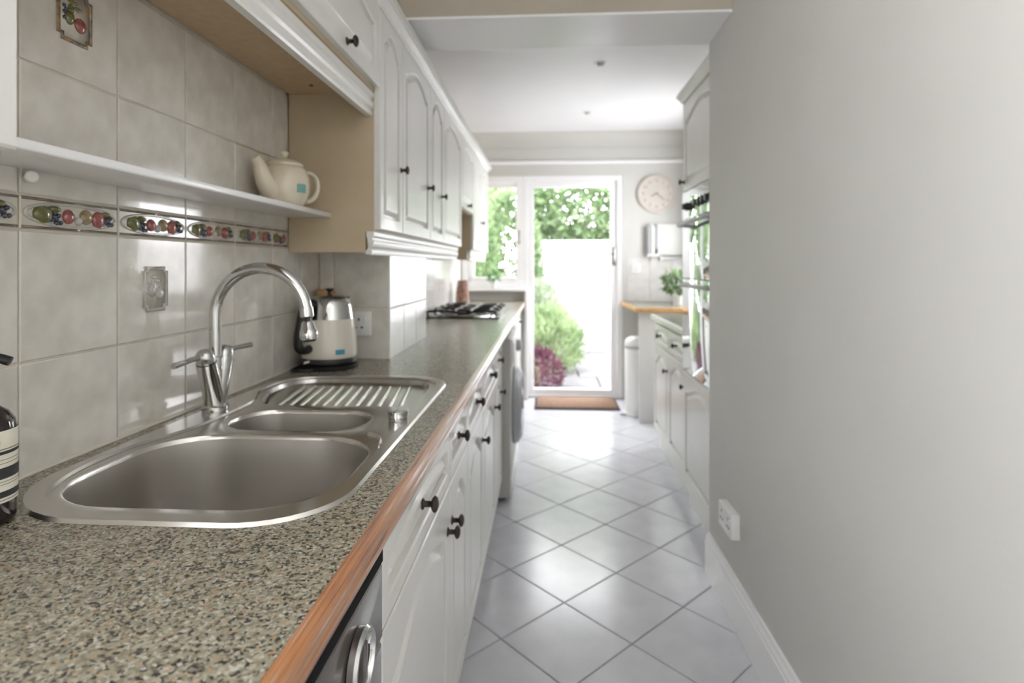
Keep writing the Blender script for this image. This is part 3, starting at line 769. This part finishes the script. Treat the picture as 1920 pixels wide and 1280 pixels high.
bm = B(); tube(bm, [Vector(path[-1]) + dd * s for s in (.026, .030, .044, .046, .058, .066, .069)], [.010, .0135, .0165, .0185, .0200, .0185, .014], 24); nz = obj('spray_head', bm, 'chrome', t, smooth=True)
bm = B(); tube(bm, [Vector(path[-1]) + dd * s for s in (.0685, .0715)], [.0145, .013], 20); obj('aerator', bm, 'rubber', nz, smooth=True)

# ---- kettle
kx, ky = -.703, 1.855
t = thing('kettle', (kx, ky, WT), 'cream and chrome electric kettle with black handle in the corner', 'kettle')
KT = Matrix.Translation((kx, ky, WT))
bm = B(); lathe(bm, [(.088, 0), (.090, .003), (.090, .012), (.084, .016), (0, .016)], 40, KT); obj('power_base', bm, 'black', t, smooth=True)
bm = B(); lathe(bm, [(.080, .016), (.086, .020), (.0875, .034), (.086, .0365)], 40, KT); obj('skirt', bm, 'black', t, smooth=True)
bm = B(); lathe(bm, [(.0855, .0365), (.088, .042), (.0875, .060), (.085, .10), (.081, .135), (.0785, .158)], 40, KT); kb = obj('body', bm, 'cream_enamel', t, smooth=True)
bm = B(); lathe(bm, [(.0788, .158), (.0775, .165), (.073, .195), (.0685, .214), (.066, .217), (.062, .2175)], 40, KT); obj('chrome_collar', bm, 'chrome', t, smooth=True)
bm = B(); lathe(bm, [(.0625, .2165), (.060, .222), (.045, .230), (.02, .234), (0, .2345)], 36, KT); ld = obj('lid', bm, 'dull_chrome', t, smooth=True)
bm = B(); lathe(bm, [(.008, .233), (.006, .242), (.012, .250), (.013, .254), (0, .256)], 20, KT); obj('lid_knob', bm, 'black_gloss', ld, smooth=True)
hd = Vector((-.42, -.91, 0)).normalized(); kc = Vector((kx, ky, WT))
def hp(r, z): return kc + hd * r + Vector((0, 0, z))
bm = B(); tube(bm, smooth_path([hp(.058, .205), hp(.082, .212), hp(.106, .190), hp(.121, .140), hp(.128, .095), hp(.122, .072), hp(.100, .066), hp(.082, .070)], 4), .0125, 12, flat=1.3); obj('handle', bm, 'black', t, smooth=True)
bm = B(); c = kc - hd * .064 + Vector((0, 0, .200)); tube(bm, [c - Vector((0, 0, .03)) , c, c - hd * .016 + Vector((0, 0, .014)), c - hd * .022 + Vector((0, 0, .017))], [.006, .016, .012, .010], 14); obj('spout', bm, 'chrome', t, smooth=True)
# little sticker on the body
def cyl_patch(name, c, r0, r1, a0, a1, z0, z1, m, parent, n=8, lift=.0006):
    bm = B(); lo = []; hi = []
    for i in range(n + 1):
        a = a0 + (a1 - a0) * i / n
        lo.append(bm.verts.new((c[0] + (r0 + lift) * math.cos(a), c[1] + (r0 + lift) * math.sin(a), c[2] + z0)))
        hi.append(bm.verts.new((c[0] + (r1 + lift) * math.cos(a), c[1] + (r1 + lift) * math.sin(a), c[2] + z1)))
    for i in range(n): bm.faces.new((lo[i], lo[i + 1], hi[i + 1], hi[i]))
    return obj(name, bm, m, parent, smooth=True)
cyl_patch('sticker', (kx, ky, WT), .0876, .0874, math.radians(-58), math.radians(-38), .050, .066, 'teal_sticker', kb)
bm = B(); tube(bm, smooth_path([(kx - .02, ky - .086, WT + .006), (-.755, 1.748, WT + .005), (-.790, 1.765, WT + .005), (-.795, 1.86, WT + .005), (-.79, 1.95, WT + .005)], 6), .0038, 8); obj('power_cord', bm, 'black', t, smooth=True)
bm = B(); c = hp(.088, .028); tube(bm, [c, c + hd * .012, c + hd * .016], [.008, .007, .004], 12); obj('switch', bm, 'chrome', t, smooth=True)
# jar with a wooden lid behind it
jx, jy = -.766, 1.988
t = thing('storage_jar', (jx, jy, WT), 'dark jar with orange wooden lid half hidden behind the kettle', 'jar')
JT = Matrix.Translation((jx, jy, WT))
bm = B(); lathe(bm, [(.030, 0), (.032, .004), (.032, .195), (.027, .205)], 24, JT); obj('body', bm, 'black_gloss', t, smooth=True)
bm = B(); lathe(bm, [(.027, .205), (.033, .208), (.033, .240), (.030, .244), (0, .245)], 24, JT); obj('lid', bm, 'wood_cap', t, smooth=True)

# ---- teapot
px, py, pz = -.735, 1.600, 1.391
t = thing('teapot', (px, py, pz), 'cream ceramic teapot with small teal tag on the wall shelf', 'teapot')
PT = Matrix.Translation((px, py, pz))
prof = [(.045, 0), (.050, .003), (.060, .018), (.0665, .040), (.0680, .060), (.066, .082), (.060, .100), (.053, .110), (.046, .115)]
bm = B(); lathe(bm, prof, 36, PT); bd = obj('body', bm, 'cream_ceramic', t, smooth=True)
bm = B(); lathe(bm, [(.0500, .113), (.0505, .119), (.043, .126), (.022, .133), (.008, .136), (.006, .141), (.011, .148), (.0115, .153), (.007, .158), (0, .159)], 32, PT); obj('lid', bm, 'cream_ceramic', t, smooth=True)
sd = Vector((-.27, -.963, 0)).normalized(); pc = Vector((px, py, pz))
def tp(r, z): return pc + sd * r + Vector((0, 0, z))
bm = B(); sp = smooth_path([tp(.038, .040), tp(.066, .052), (tp(.084, .078)), tp(.096, .104), tp(.114, .122)], 5)
tube(bm, sp, [.036 - .024 * (i / (len(sp) - 1)) ** .75 for i in range(len(sp))], 20); obj('spout', bm, 'cream_ceramic', t, smooth=True)
sd = Vector((-.56, -.83, 0)).normalized()
bm = B(); tube(bm, smooth_path([tp(-.052, .098), tp(-.078, .104), tp(-.101, .090), tp(-.106, .062), tp(-.096, .036), tp(-.076, .022), tp(-.058, .024)], 5), .0065, 12, flat=1.4); obj('handle', bm, 'cream_ceramic', t, smooth=True)
cyl_patch('tag', (px, py, pz), .0672, .0676, math.radians(-38), math.radians(-10), .036, .060, 'teal_tag', bd)

# ---- soap bottle at the left edge
sx, sy = -.718, .700
t = thing('soap_bottle', (sx, sy, WT), 'dark brown pump soap bottle with cream and black banded label', 'bottle')
ST = Matrix.Translation((sx, sy, WT)); r = .0375
bm = B(); lathe(bm, [(.030, 0), (.0355, .003), (r, .010), (r, .118), (.0355, .130), (.029, .141), (.019, .149), (.0135, .153), (.0135, .162)], 40, ST); bd = obj('body', bm, 'amber', t, smooth=True)
cyl_patch('label', (sx, sy, WT), r, r, -2.6, 2.2, .030, .120, 'label_paper', t, 48, .0005); lab = bpy.data.objects[-1] if False else None
lab = [o for o in bpy.data.objects if o.name.startswith('label')][-1]
for z0, z1 in ((.0365, .0445), (.060, .074), (.0905, .0945), (.0965, .0975), (.0330, .0338), (.0525, .0531), (.0560, .0566), (.0790, .0796), (.0835, .0841)):
    cyl_patch('printed_band', (sx, sy, WT), r, r, -2.55, 2.15, z0, z1, 'label_ink', lab, 48, .0009)
for k, (a0, a1) in enumerate([(-.52, -.47), (-.44, -.40), (-.37, -.31), (-.28, -.25), (-.60, -.55), (-.69, -.63), (-.78, -.72)]):
    cyl_patch('printed_mark', (sx, sy, WT), r, r, a0, a1, .103, .109, 'label_ink', lab, 3, .0009)
bm = B(); lathe(bm, [(.0165, .158), (.017, .160), (.017, .178), (.014, .181), (.006, .182), (.005, .200), (.005, .205)], 28, ST); obj('pump_collar', bm, 'black', t, smooth=True)
bm = B(); tube(bm, smooth_path([(sx - .012, sy - .008, WT + .207), (sx, sy, WT + .209), (sx + .016, sy + .008, WT + .2090), (sx + .028, sy + .014, WT + .204)], 4), .0062, 12, flat=1.2); obj('pump_spout', bm, 'black', t, smooth=True)

# ---- sockets
def socket(name, origin, u, n, w, h, label, gangs=1, th=.009):
    t = thing(name, origin, label, 'socket')
    mt = face_mtx((0, 0, 0), u, n)
    def part(nm, bm, m, p=t):
        bmesh.ops.transform(bm, matrix=mt, verts=bm.verts); return obj(nm, bm, m, p, world=False, smooth=True, angle=50)
    part('plate', box(B(), -w / 2, w / 2, -h / 2, h / 2, 0, th, .003), 'white_plastic')
    for g in range(gangs):
        cx = 0 if gangs == 1 else (-.036 + .072 * g)
        for hx, hy, a, b in ((0, .016, .003, .005), (-.011, -.012, .0045, .003), (.011, -.012, .0045, .003)):
            part('pin_hole', box(B(), cx + hx - a, cx + hx + a, hy - b, hy + b, th - .001, th + .0006), 'rubber')
        part('switch', box(B(), cx + .016, cx + .026, .006, .022, th - .001, th + .003, .001), 'white_plastic')
    return t
socket('wall_socket', (-.664, PY0 - .0002, 1.022), (1, 0, 0), (0, -1, 0), .086, .086, 'white single power socket on the tiled pier beside the kettle')
socket('wall_socket', (XR, 2.085, .345), (0, -1, 0), (-1, 0, 0), .146, .086, 'white double power socket low on the right wall above the baseboard', 2, .030)
socket('wall_socket', (.808, YB - .006, 1.20), (1, 0, 0), (0, -1, 0), .086, .086, 'small grey-white socket on the back wall right of the door')

# ---- hob
t = thing('gas_hob', (-.52, 3.96, WT), 'black gas hob with cast pan supports on the far worktop', 'hob')
boxo('tray', -.765, -.300, 3.60, 4.34, WT, WT + .010, 'black_gloss', t, .004)
for bx_, by in ((-.64, 3.77), (-.42, 3.77), (-.64, 4.17), (-.42, 4.17), (-.53, 3.97)):
    bm = B(); lathe(bm, [(.045, .010), (.045, .016), (.036, .018), (.036, .024), (.030, .027), (0, .028)], 24, Matrix.Translation((bx_, by, WT))); bn = obj('burner', bm, 'grey_plastic', t, smooth=True)
    bm = B(); lathe(bm, [(.030, .027), (.029, .032), (0, .033)], 20, Matrix.Translation((bx_, by, WT))); obj('burner_cap', bm, 'black', bn, smooth=True)
for y0_, y1_ in ((3.625, 3.85), (3.865, 4.075), (4.09, 4.315)):
    bm = B(); zt = WT + .042
    for y in (y0_, y1_): tube(bm, smooth_path([(-.745, y, WT + .012), (-.74, y, zt), (-.62, y, zt), (-.53, y, zt - .012), (-.43, y, zt), (-.33, y, zt), (-.32, y, WT + .012)], 4), .0075, 8)
    for x in (-.70, -.58, -.48, -.36): tube(bm, smooth_path([(x, y0_, zt), (x, (y0_ * 2 + y1_) / 3, zt + .006), (x, (y0_ + 2 * y1_) / 3, zt + .006), (x, y1_, zt)], 3), .0075, 8)
    obj('pan_support', bm, 'black', t, smooth=True)
for k in range(5):
    bm = B(); lathe(bm, [(.018, .010), (.017, .026), (.012, .030), (0, .030)], 16, Matrix.Translation((-.318, 3.70 + .125 * k, WT))); obj('control_knob', bm, 'dull_chrome', t, smooth=True)

# ---- brown tapered pot beside the window, small plant on the sill
cx, cy = -.715, 4.90
t = thing('utensil_pot', (cx, cy, WT), 'tapered brown mottled pot on the worktop below the window', 'pot')
CT = Matrix.Translation((cx, cy, WT))
bm = B(); lathe(bm, [(.058, 0), (.060, .006), (.052, .12), (.043, .200), (.041, .204), (.037, .204), (.037, .15), (0, .15)], 10, CT); obj('body', bm, 'brick_brown', t)
bm = B(); lathe(bm, [(.0595, .010), (.0615, .012), (.0605, .026), (.0585, .028)], 10, CT); obj('foot_band', bm, 'relief_brown', t)
def leaf_cloud(bm, c, rad, n, size, seed=0, upright=.3, shell=.5, aspect=.45):
    rnd = random.Random(seed)
    for i in range(n):
        while True:
            d = Vector((rnd.uniform(-1, 1), rnd.uniform(-1, 1), rnd.uniform(-1, 1)))
            if .02 < d.length <= 1: break
        rr = d.length; d = d / rr; rr = rr ** shell
        p = Vector((c[0] + d.x * rad[0] * rr, c[1] + d.y * rad[1] * rr, c[2] + d.z * rad[2] * rr))
        ax = (d + Vector((rnd.gauss(0, .7), rnd.gauss(0, .7), rnd.gauss(0, .7) + upright))).normalized()
        sd_ = ax.cross(Vector((rnd.gauss(0, 1), rnd.gauss(0, 1), rnd.gauss(0, 1)))).normalized(); nn = ax.cross(sd_)
        L_ = size * rnd.uniform(.6, 1.3); W_ = L_ * aspect
        a = bm.verts.new(p); b = bm.verts.new(p + ax * L_ * .5 + sd_ * W_ * .5 + nn * L_ * .06); e = bm.verts.new(p + ax * L_); f = bm.verts.new(p + ax * L_ * .5 - sd_ * W_ * .5 + nn * L_ * .06)
        bm.faces.new((a, b, e, f))
    return bm
def potted(name, x, y, z, r, h, label, lm, leaf_r, leaf_c, n, size):
    t = thing(name, (x, y, z), label, 'plant')
    PT_ = Matrix.Translation((x, y, z))
    bm = B(); lathe(bm, [(r * .75, 0), (r * .78, h * .03), (r, h * .95), (r * 1.03, h), (r * .94, h), (r * .9, h * .85), (0, h * .85)], 24, PT_); obj('pot', bm, 'white_plastic', t, smooth=True)
    bm = B()
    rnd = random.Random(3)
    for k in range(7):
        a = k * .9; tube(bm, [(x, y, z + h * .8), (x + math.cos(a) * leaf_r[0] * .3, y + math.sin(a) * leaf_r[1] * .3, z + h + (leaf_c - h) * .6), (x + math.cos(a) * leaf_r[0] * .6, y + math.sin(a) * leaf_r[1] * .6, z + leaf_c)], [.003, .0025, .0015], 5)
    obj('stems', bm, 'leaf_dark', t)
    bm = B(); leaf_cloud(bm, (x, y, z + leaf_c), leaf_r, n, size, 5, .2, .6); f = obj('foliage', bm, lm, t); tag(f, kind='stuff')
    return t
potted('potted_plant', -.50, 5.40, FS, .032, .07, 'small dark green plant in a white pot on the window sill', 'leaf_dark', (.055, .045, .04), .105, 90, .035)

# ------------------------------------------------------------------ right side
XO = .70
t = thing('oven_housing', (1.0, 2.76, 0), 'tall cream housing cabinet holding the built-in oven', 'cabinet')
boxo('lower_box', XO + .021, 1.32, YE + .03, 3.09, .117, .688, 'paint', t); boxo('upper_box', XO + .021, 1.32, YE + .03, 3.09, 1.604, 2.065, 'paint', t)
boxo('side_panel', XO + .021, 1.32, 3.082, 3.09, .688, 1.604, 'paint', t)
boxo('plinth', .735, .76, YE + .03, 3.09, 0, .1165, 'paint', t)
front(t, 'upper_door', -1, XO + .02, YE + .03, 3.088, 1.605, 2.06, .05, (.03, .05))
front(t, 'lower_door', -1, XO + .02, YE + .03, 3.088, .13, .685, .055, None)
bm = B(); prism(bm, [(XO + .02, 2.062), (XO - .004, 2.066), (XO - .012, 2.078), (XO - .030, 2.092), (XO - .034, 2.105), (XO + .02, 2.105)], YE + .02, 3.10, 'y'); obj('cornice', bm, 'paint', t)
t = thing('built_in_oven', (XO + .3, 2.76, .69), 'mirror-fronted built-in double oven reflecting the green garden', 'oven')
boxo('body', XO + .012, 1.25, YE + .04, 3.08, .692, 1.598, 'black', t)
boxo('control_panel', XO - .004, XO + .012, YE + .035, 3.086, 1.462, 1.600, 'mirror_glass', t, .002)
u = boxo('grill_door', XO - .004, XO + .012, YE + .035, 3.086, 1.165, 1.458, 'mirror_glass', t, .002)
l = boxo('main_door', XO - .004, XO + .012, YE + .035, 3.086, .694, 1.160, 'mirror_glass', t, .002)
for p, z in ((u, 1.432), (l, 1.132)):
    bm = B(); tube(bm, [(XO - .004, 2.50, z), (XO - .035, 2.50, z), (XO - .040, 2.53, z), (XO - .040, 3.01, z), (XO - .035, 3.04, z), (XO - .004, 3.04, z)], .010, 10); obj('handle', bm, 'grey_plastic', p, smooth=True)
for y in (2.56, 2.625, 2.69, 2.755, 2.98):
    bm = B(); lathe(bm, [(.021, 0), (.021, .008), (.016, .012), (.015, .026), (0, .027)], 20, mtx_axis((XO - .004, y, 1.522), (-1, 0, 0))); obj('control_knob', bm, 'black', t, smooth=True)

XBR = .72
def right_unit(label, ya, yb):
    t = thing('base_cabinet', (1.0, ya, 0), label, 'cabinet', 'cream base cabinets beyond the oven')
    boxo('body', XBR + .0205, 1.32, ya + .0005, yb - .0005, .13, .858, 'paint', t); boxo('plinth', .76, .79, ya + .0005, yb - .0005, 0, .1295, 'paint', t)
    w = yb - ya
    front(t, 'drawer', -1, XBR + .02, ya, yb, .704, .845, .02, (w / 2, .075), .03)
    front(t, 'door', -1, XBR + .02, ya, yb, .13, .70, .055, (w - .03, .46), .045)
right_unit('cream base cabinet with drawer standing next to the oven', 3.102, 3.566)
right_unit('cream base cabinet with drawer farther from the oven, by the bin', 3.566, 4.03)
t = thing('worktop', (1.0, 3.56, WT - .04), 'short grey-green worktop between the oven and the breakfast counter', 'worktop')
boxo('top', .714, 1.325, 3.095, 4.035, WT - .038, WT, 'granite', t); bm = B(); prism(bm, [(.698, WT - .006), (.704, WT), (.7138, WT), (.7138, WT - .038), (.698, WT - .034)], 3.095, 4.035, 'y'); obj('edge', bm, 'paint', t)
# return counter on the back wall
t = thing('breakfast_counter', (1.0, 5.0, 0), 'small counter with orange wooden edge against the back wall', 'counter')
boxo('top', .690, 1.325, 4.585, YB - .008, WT - .032, WT, 'granite', t)
bm = B(); box(bm, .675, .6895, 4.57, YB - .008, WT - .033, WT, .003); box(bm, .6895, 1.325, 4.57, 4.5845, WT - .033, WT, .003); obj('wood_edge', bm, 'wood_cap', t)
boxo('end_panel', .715, 1.325, 4.63, 4.665, 0, WT - .0325, 'paint', t, .003)
# bin
bx_, by = .742, 4.90
t = thing('pedal_bin', (bx_, by, 0), 'slim white pedal bin beside the counter end panel', 'bin')
BT = Matrix.Translation((bx_, by, 0))
bm = B(); lathe(bm, [(.112, 0), (.114, .004), (.114, .022), (.106, .026)], 32, BT); obj('foot_ring', bm, 'white_plastic', t, smooth=True)
bm = B(); lathe(bm, [(.105, .026), (.106, .030), (.106, .545), (.104, .548)], 32, BT); obj('body', bm, 'white_plastic', t, smooth=True)
bm = B(); lathe(bm, [(.107, .548), (.109, .550), (.109, .572), (.107, .574)], 32, BT); obj('band', bm, 'grey_plastic', t, smooth=True)
bm = B(); lathe(bm, [(.106, .574), (.105, .600), (.092, .626), (.06, .642), (0, .648)], 32, BT); obj('lid', bm, 'white_plastic', t, smooth=True)
bm = B(); box(bm, bx_ - .15, bx_ - .10, by - .06, by - .02, .008, .018, .003); obj('pedal', bm, 'grey_plastic', t)
# plant on the counter
potted('potted_plant', 1.085, 4.92, WT, .055, .085, 'leafy green plant in a white pot on the wooden-edged counter', 'leaf_mid', (.13, .11, .075), .185, 170, .075)
# clock
t = thing('wall_clock', (.992, YB, 1.885), 'round cream wall clock above the counter', 'clock')
CK = mtx_axis((.992, YB, 1.885), (0, -1, 0))
bm = B(); lathe(bm, [(.172, .001), (.175, .006), (.175, .024), (.168, .032), (.158, .034), (.152, .030), (.150, .020)], 48, CK); obj('rim', bm, 'clock_face', t, smooth=True)
bm = B(); lathe(bm, [(.151, .016), (.151, .020), (0, .0202)], 48, CK); fc = obj('face', bm, 'clock_face', t)
for k in range(1, 13):
    cu = bpy.data.curves.new('numeral', 'FONT'); cu.body = str(k); cu.size = .042; cu.align_x = 'CENTER'; cu.align_y = 'CENTER'; cu.extrude = .0006
    tmp = bpy.data.objects.new('numeral_tmp', cu); col.objects.link(tmp)
    dg = bpy.context.evaluated_depsgraph_get(); me = bpy.data.meshes.new_from_object(tmp.evaluated_get(dg)); bpy.data.objects.remove(tmp)
    me.materials.clear(); me.materials.append(M['clock_ink'])
    a = PI / 2 - k * PI / 6
    o = link_mesh('numeral', me, None, fc); o.matrix_local = Matrix.Translation((.120 * math.cos(a), -.0212, .120 * math.sin(a))) @ Matrix.Rotation(PI / 2, 4, 'X')
def hand(name, ang, ln, w):
    bm = B(); d = Vector((math.sin(ang), 0, math.cos(ang))); s = Vector((d.z, 0, -d.x)); c = Vector((.992, YB - .024, 1.885))
    v = [c - d * .02 - s * w * .5, c - d * .02 + s * w * .5, c + d * ln * .7 + s * w * .6, c + d * ln, c + d * ln * .7 - s * w * .6]
    a = [bm.verts.new(p) for p in v]; b = [bm.verts.new(p - Vector((0, .0015, 0))) for p in v]; bridge(bm, a, b); bm.faces.new(a[::-1]); bm.faces.new(b)
    obj(name, bm, 'clock_ink', t)
hand('hour_hand', math.radians(246), .065, .010); hand('minute_hand', math.radians(130), .10, .008)
# wall rack beneath the clock
t = thing('wall_rack', (1.05, YB, 1.28), 'white and grey kitchen-roll rack on the wall below the clock', 'rack')
boxo('back_board', .995, 1.235, YB - .05, YB - .001, 1.325, 1.605, 'white_plastic', t, .006)
boxo('side_post', .905, .925, YB - .07, YB - .001, 1.32, 1.595, 'grey_plastic', t, .003)
bm = B(); lathe(bm, [(.022, 0), (.022, .25), (.012, .252), (.012, .268), (0, .268)], 20, Matrix.Translation((.950, YB - .045, 1.335))); obj('roll', bm, 'white_plastic', t, smooth=True)
bm = B(); lathe(bm, [(.011, 0), (.011, .012), (0, .014)], 14, mtx_axis((.982, YB - .052, 1.44), (0, -1, 0))); box(bm, .975, .995, YB - .052, YB - .001, 1.38, 1.595); obj('knob_bracket', bm, 'grey_plastic', t)
boxo('base', .90, 1.005, YB - .09, YB - .001, 1.310, 1.332, 'white_plastic', t, .004)
bm = B(); tube(bm, [(1.03, YB - .04, 1.295), (1.235, YB - .04, 1.295)], .010, 10); box(bm, 1.02, 1.04, YB - .05, YB - .001, 1.275, 1.318, .003); box(bm, 1.225, 1.24, YB - .05, YB - .001, 1.275, 1.318, .003); obj('lower_rail', bm, 'white_plastic', t)
bm = B(); lathe(bm, [(.008, 0), (.008, .03), (.012, .034), (0, .04)], 12, mtx_axis((.955, YB - .001, 1.288), (0, -1, 0))); obj('hook', bm, 'white_plastic', t)

# doormat
t = thing('doormat', (.24, 5.22, 0), 'brown coir doormat with dark border in front of the glazed door', 'mat')
boxo('border', -.115, .615, 5.01, 5.44, 0, .012, 'mat_edge', t, .004)
boxo('pile', -.095, .595, 5.028, 5.422, .010, .020, 'mat_coir', t, .004)
# ceiling downlights
for y, lb in ((3.55, 'small white recessed ceiling downlight nearer the beam'), (4.68, 'small white recessed ceiling downlight nearer the door')):
    t = thing('downlight', (.318, y, ZC), lb, 'ceiling light', 'recessed downlights')
    DT = Matrix.Translation((.318, y, ZC)) @ Matrix.Rotation(PI, 4, 'X')
    bm = B(); lathe(bm, [(.043, 0), (.043, .003), (.036, .006), (.028, .004), (.026, -.004)], 28, DT); obj('bezel', bm, 'white_plastic', t, smooth=True)
    bm = B(); lathe(bm, [(.026, .0005), (.024, .010), (.016, .018), (0, .020)], 24, DT); obj('lamp', bm, 'downlight_lamp', t, smooth=True)

# ------------------------------------------------------------------ garden
g = struct(boxo('ground', -14, 14, 5.62, 30, -.16, -.05, 'soil'))
pav = struct(boxo('patio', -.10, 2.6, 5.62, 8.66, -.05, -.045, 'soil'))
rnd = random.Random(2)
y = 5.63
while y < 8.6:
    d = rnd.choice([.42, .55, .60]); x = -.08 - rnd.uniform(0, .2)
    while x < 2.55:
        w = rnd.choice([.45, .60, .75]); x1 = min(x + w, 2.58); y1 = min(y + d, 8.64)
        if x1 - max(x, -.09) > .05: boxo('paving_slab', max(x, -.09) + .006, x1 - .006, y + .006, y1 - .006, -.046, -.018 + rnd.uniform(0, .004), 'paving', pav, .006, 1)
        x += w
    y += d
tag(boxo('garden_wall', -.35, 6.0, 8.68, 8.86, -.05, 1.60, 'garden_wall_paint', None, .01), 'white rendered garden wall beyond the glazed door', 'garden wall')
def shrub(name, c, rad, n, size, m, label, seed, stem_h=None, aspect=.45, upright=.5):
    t = thing(name, (c[0], c[1], -.05), label, 'tree' if 'tree' in name else 'shrub')
    bm = B(); leaf_cloud(bm, c, rad, n, size, seed, upright, .45, aspect); tag(obj('foliage', bm, m, t), kind='stuff')
    bm = B(); r2 = random.Random(seed)
    for k in range(5):
        a = r2.uniform(0, 6.3); q = r2.uniform(.2, .6)
        tube(bm, [(c[0] + .02 * math.cos(a), c[1] + .02 * math.sin(a), -.05), (c[0] + rad[0] * q * .4 * math.cos(a), c[1] + rad[1] * q * .4 * math.sin(a), c[2] * .5), (c[0] + rad[0] * q * math.cos(a), c[1] + rad[1] * q * math.sin(a), c[2] + rad[2] * .3)], [.03 * (1 if rad[2] < 1 else 2), .02, .006], 6)
    obj('stems', bm, 'bark', t); return t
shrub('lavender_bush', (.03, 6.98, .30), (.36, .34, .40), 1500, .13, 'leaf_bright', 'bright green bush growing at the patio edge beside the door', 11, aspect=.22, upright=1.2)
shrub('lavender_bush', (-.20, 7.75, .48), (.42, .28, .52), 1500, .13, 'leaf_grey', 'taller grey-green bush behind the bright green one', 12, aspect=.25, upright=1.0)
shrub('heather_plant', (-.12, 6.15, .10), (.26, .34, .24), 900, .075, 'leaf_purple', 'low purple-leaved plant nearest the door outside', 13)
shrub('climbing_shrub', (-.60, 8.40, 1.15), (.5, .12, 1.15), 2600, .12, 'leaf_mid', 'tall climbing shrub at the left end of the garden wall', 14)
shrub('hedge_shrub', (-1.35, 7.25, 1.15), (.72, .62, 1.3), 7500, .12, 'leaf_mid', 'dense green shrub outside the left window pane', 15)
shrub('garden_tree', (-1.72, 9.9, 2.4), (1.05, .9, 1.5), 6500, .17, 'leaf_bright', 'pale green tree left of the garden view behind the wall', 16)
shrub('garden_tree', (.62, 10.0, 2.55), (.98, .8, 1.25), 6500, .17, 'leaf_mid', 'green tree rising behind the middle of the white garden wall', 17)
shrub('garden_tree', (2.85, 10.4, 2.7), (.95, .9, 1.3), 3000, .17, 'leaf_bright', 'light green tree behind the right of the white garden wall', 18)
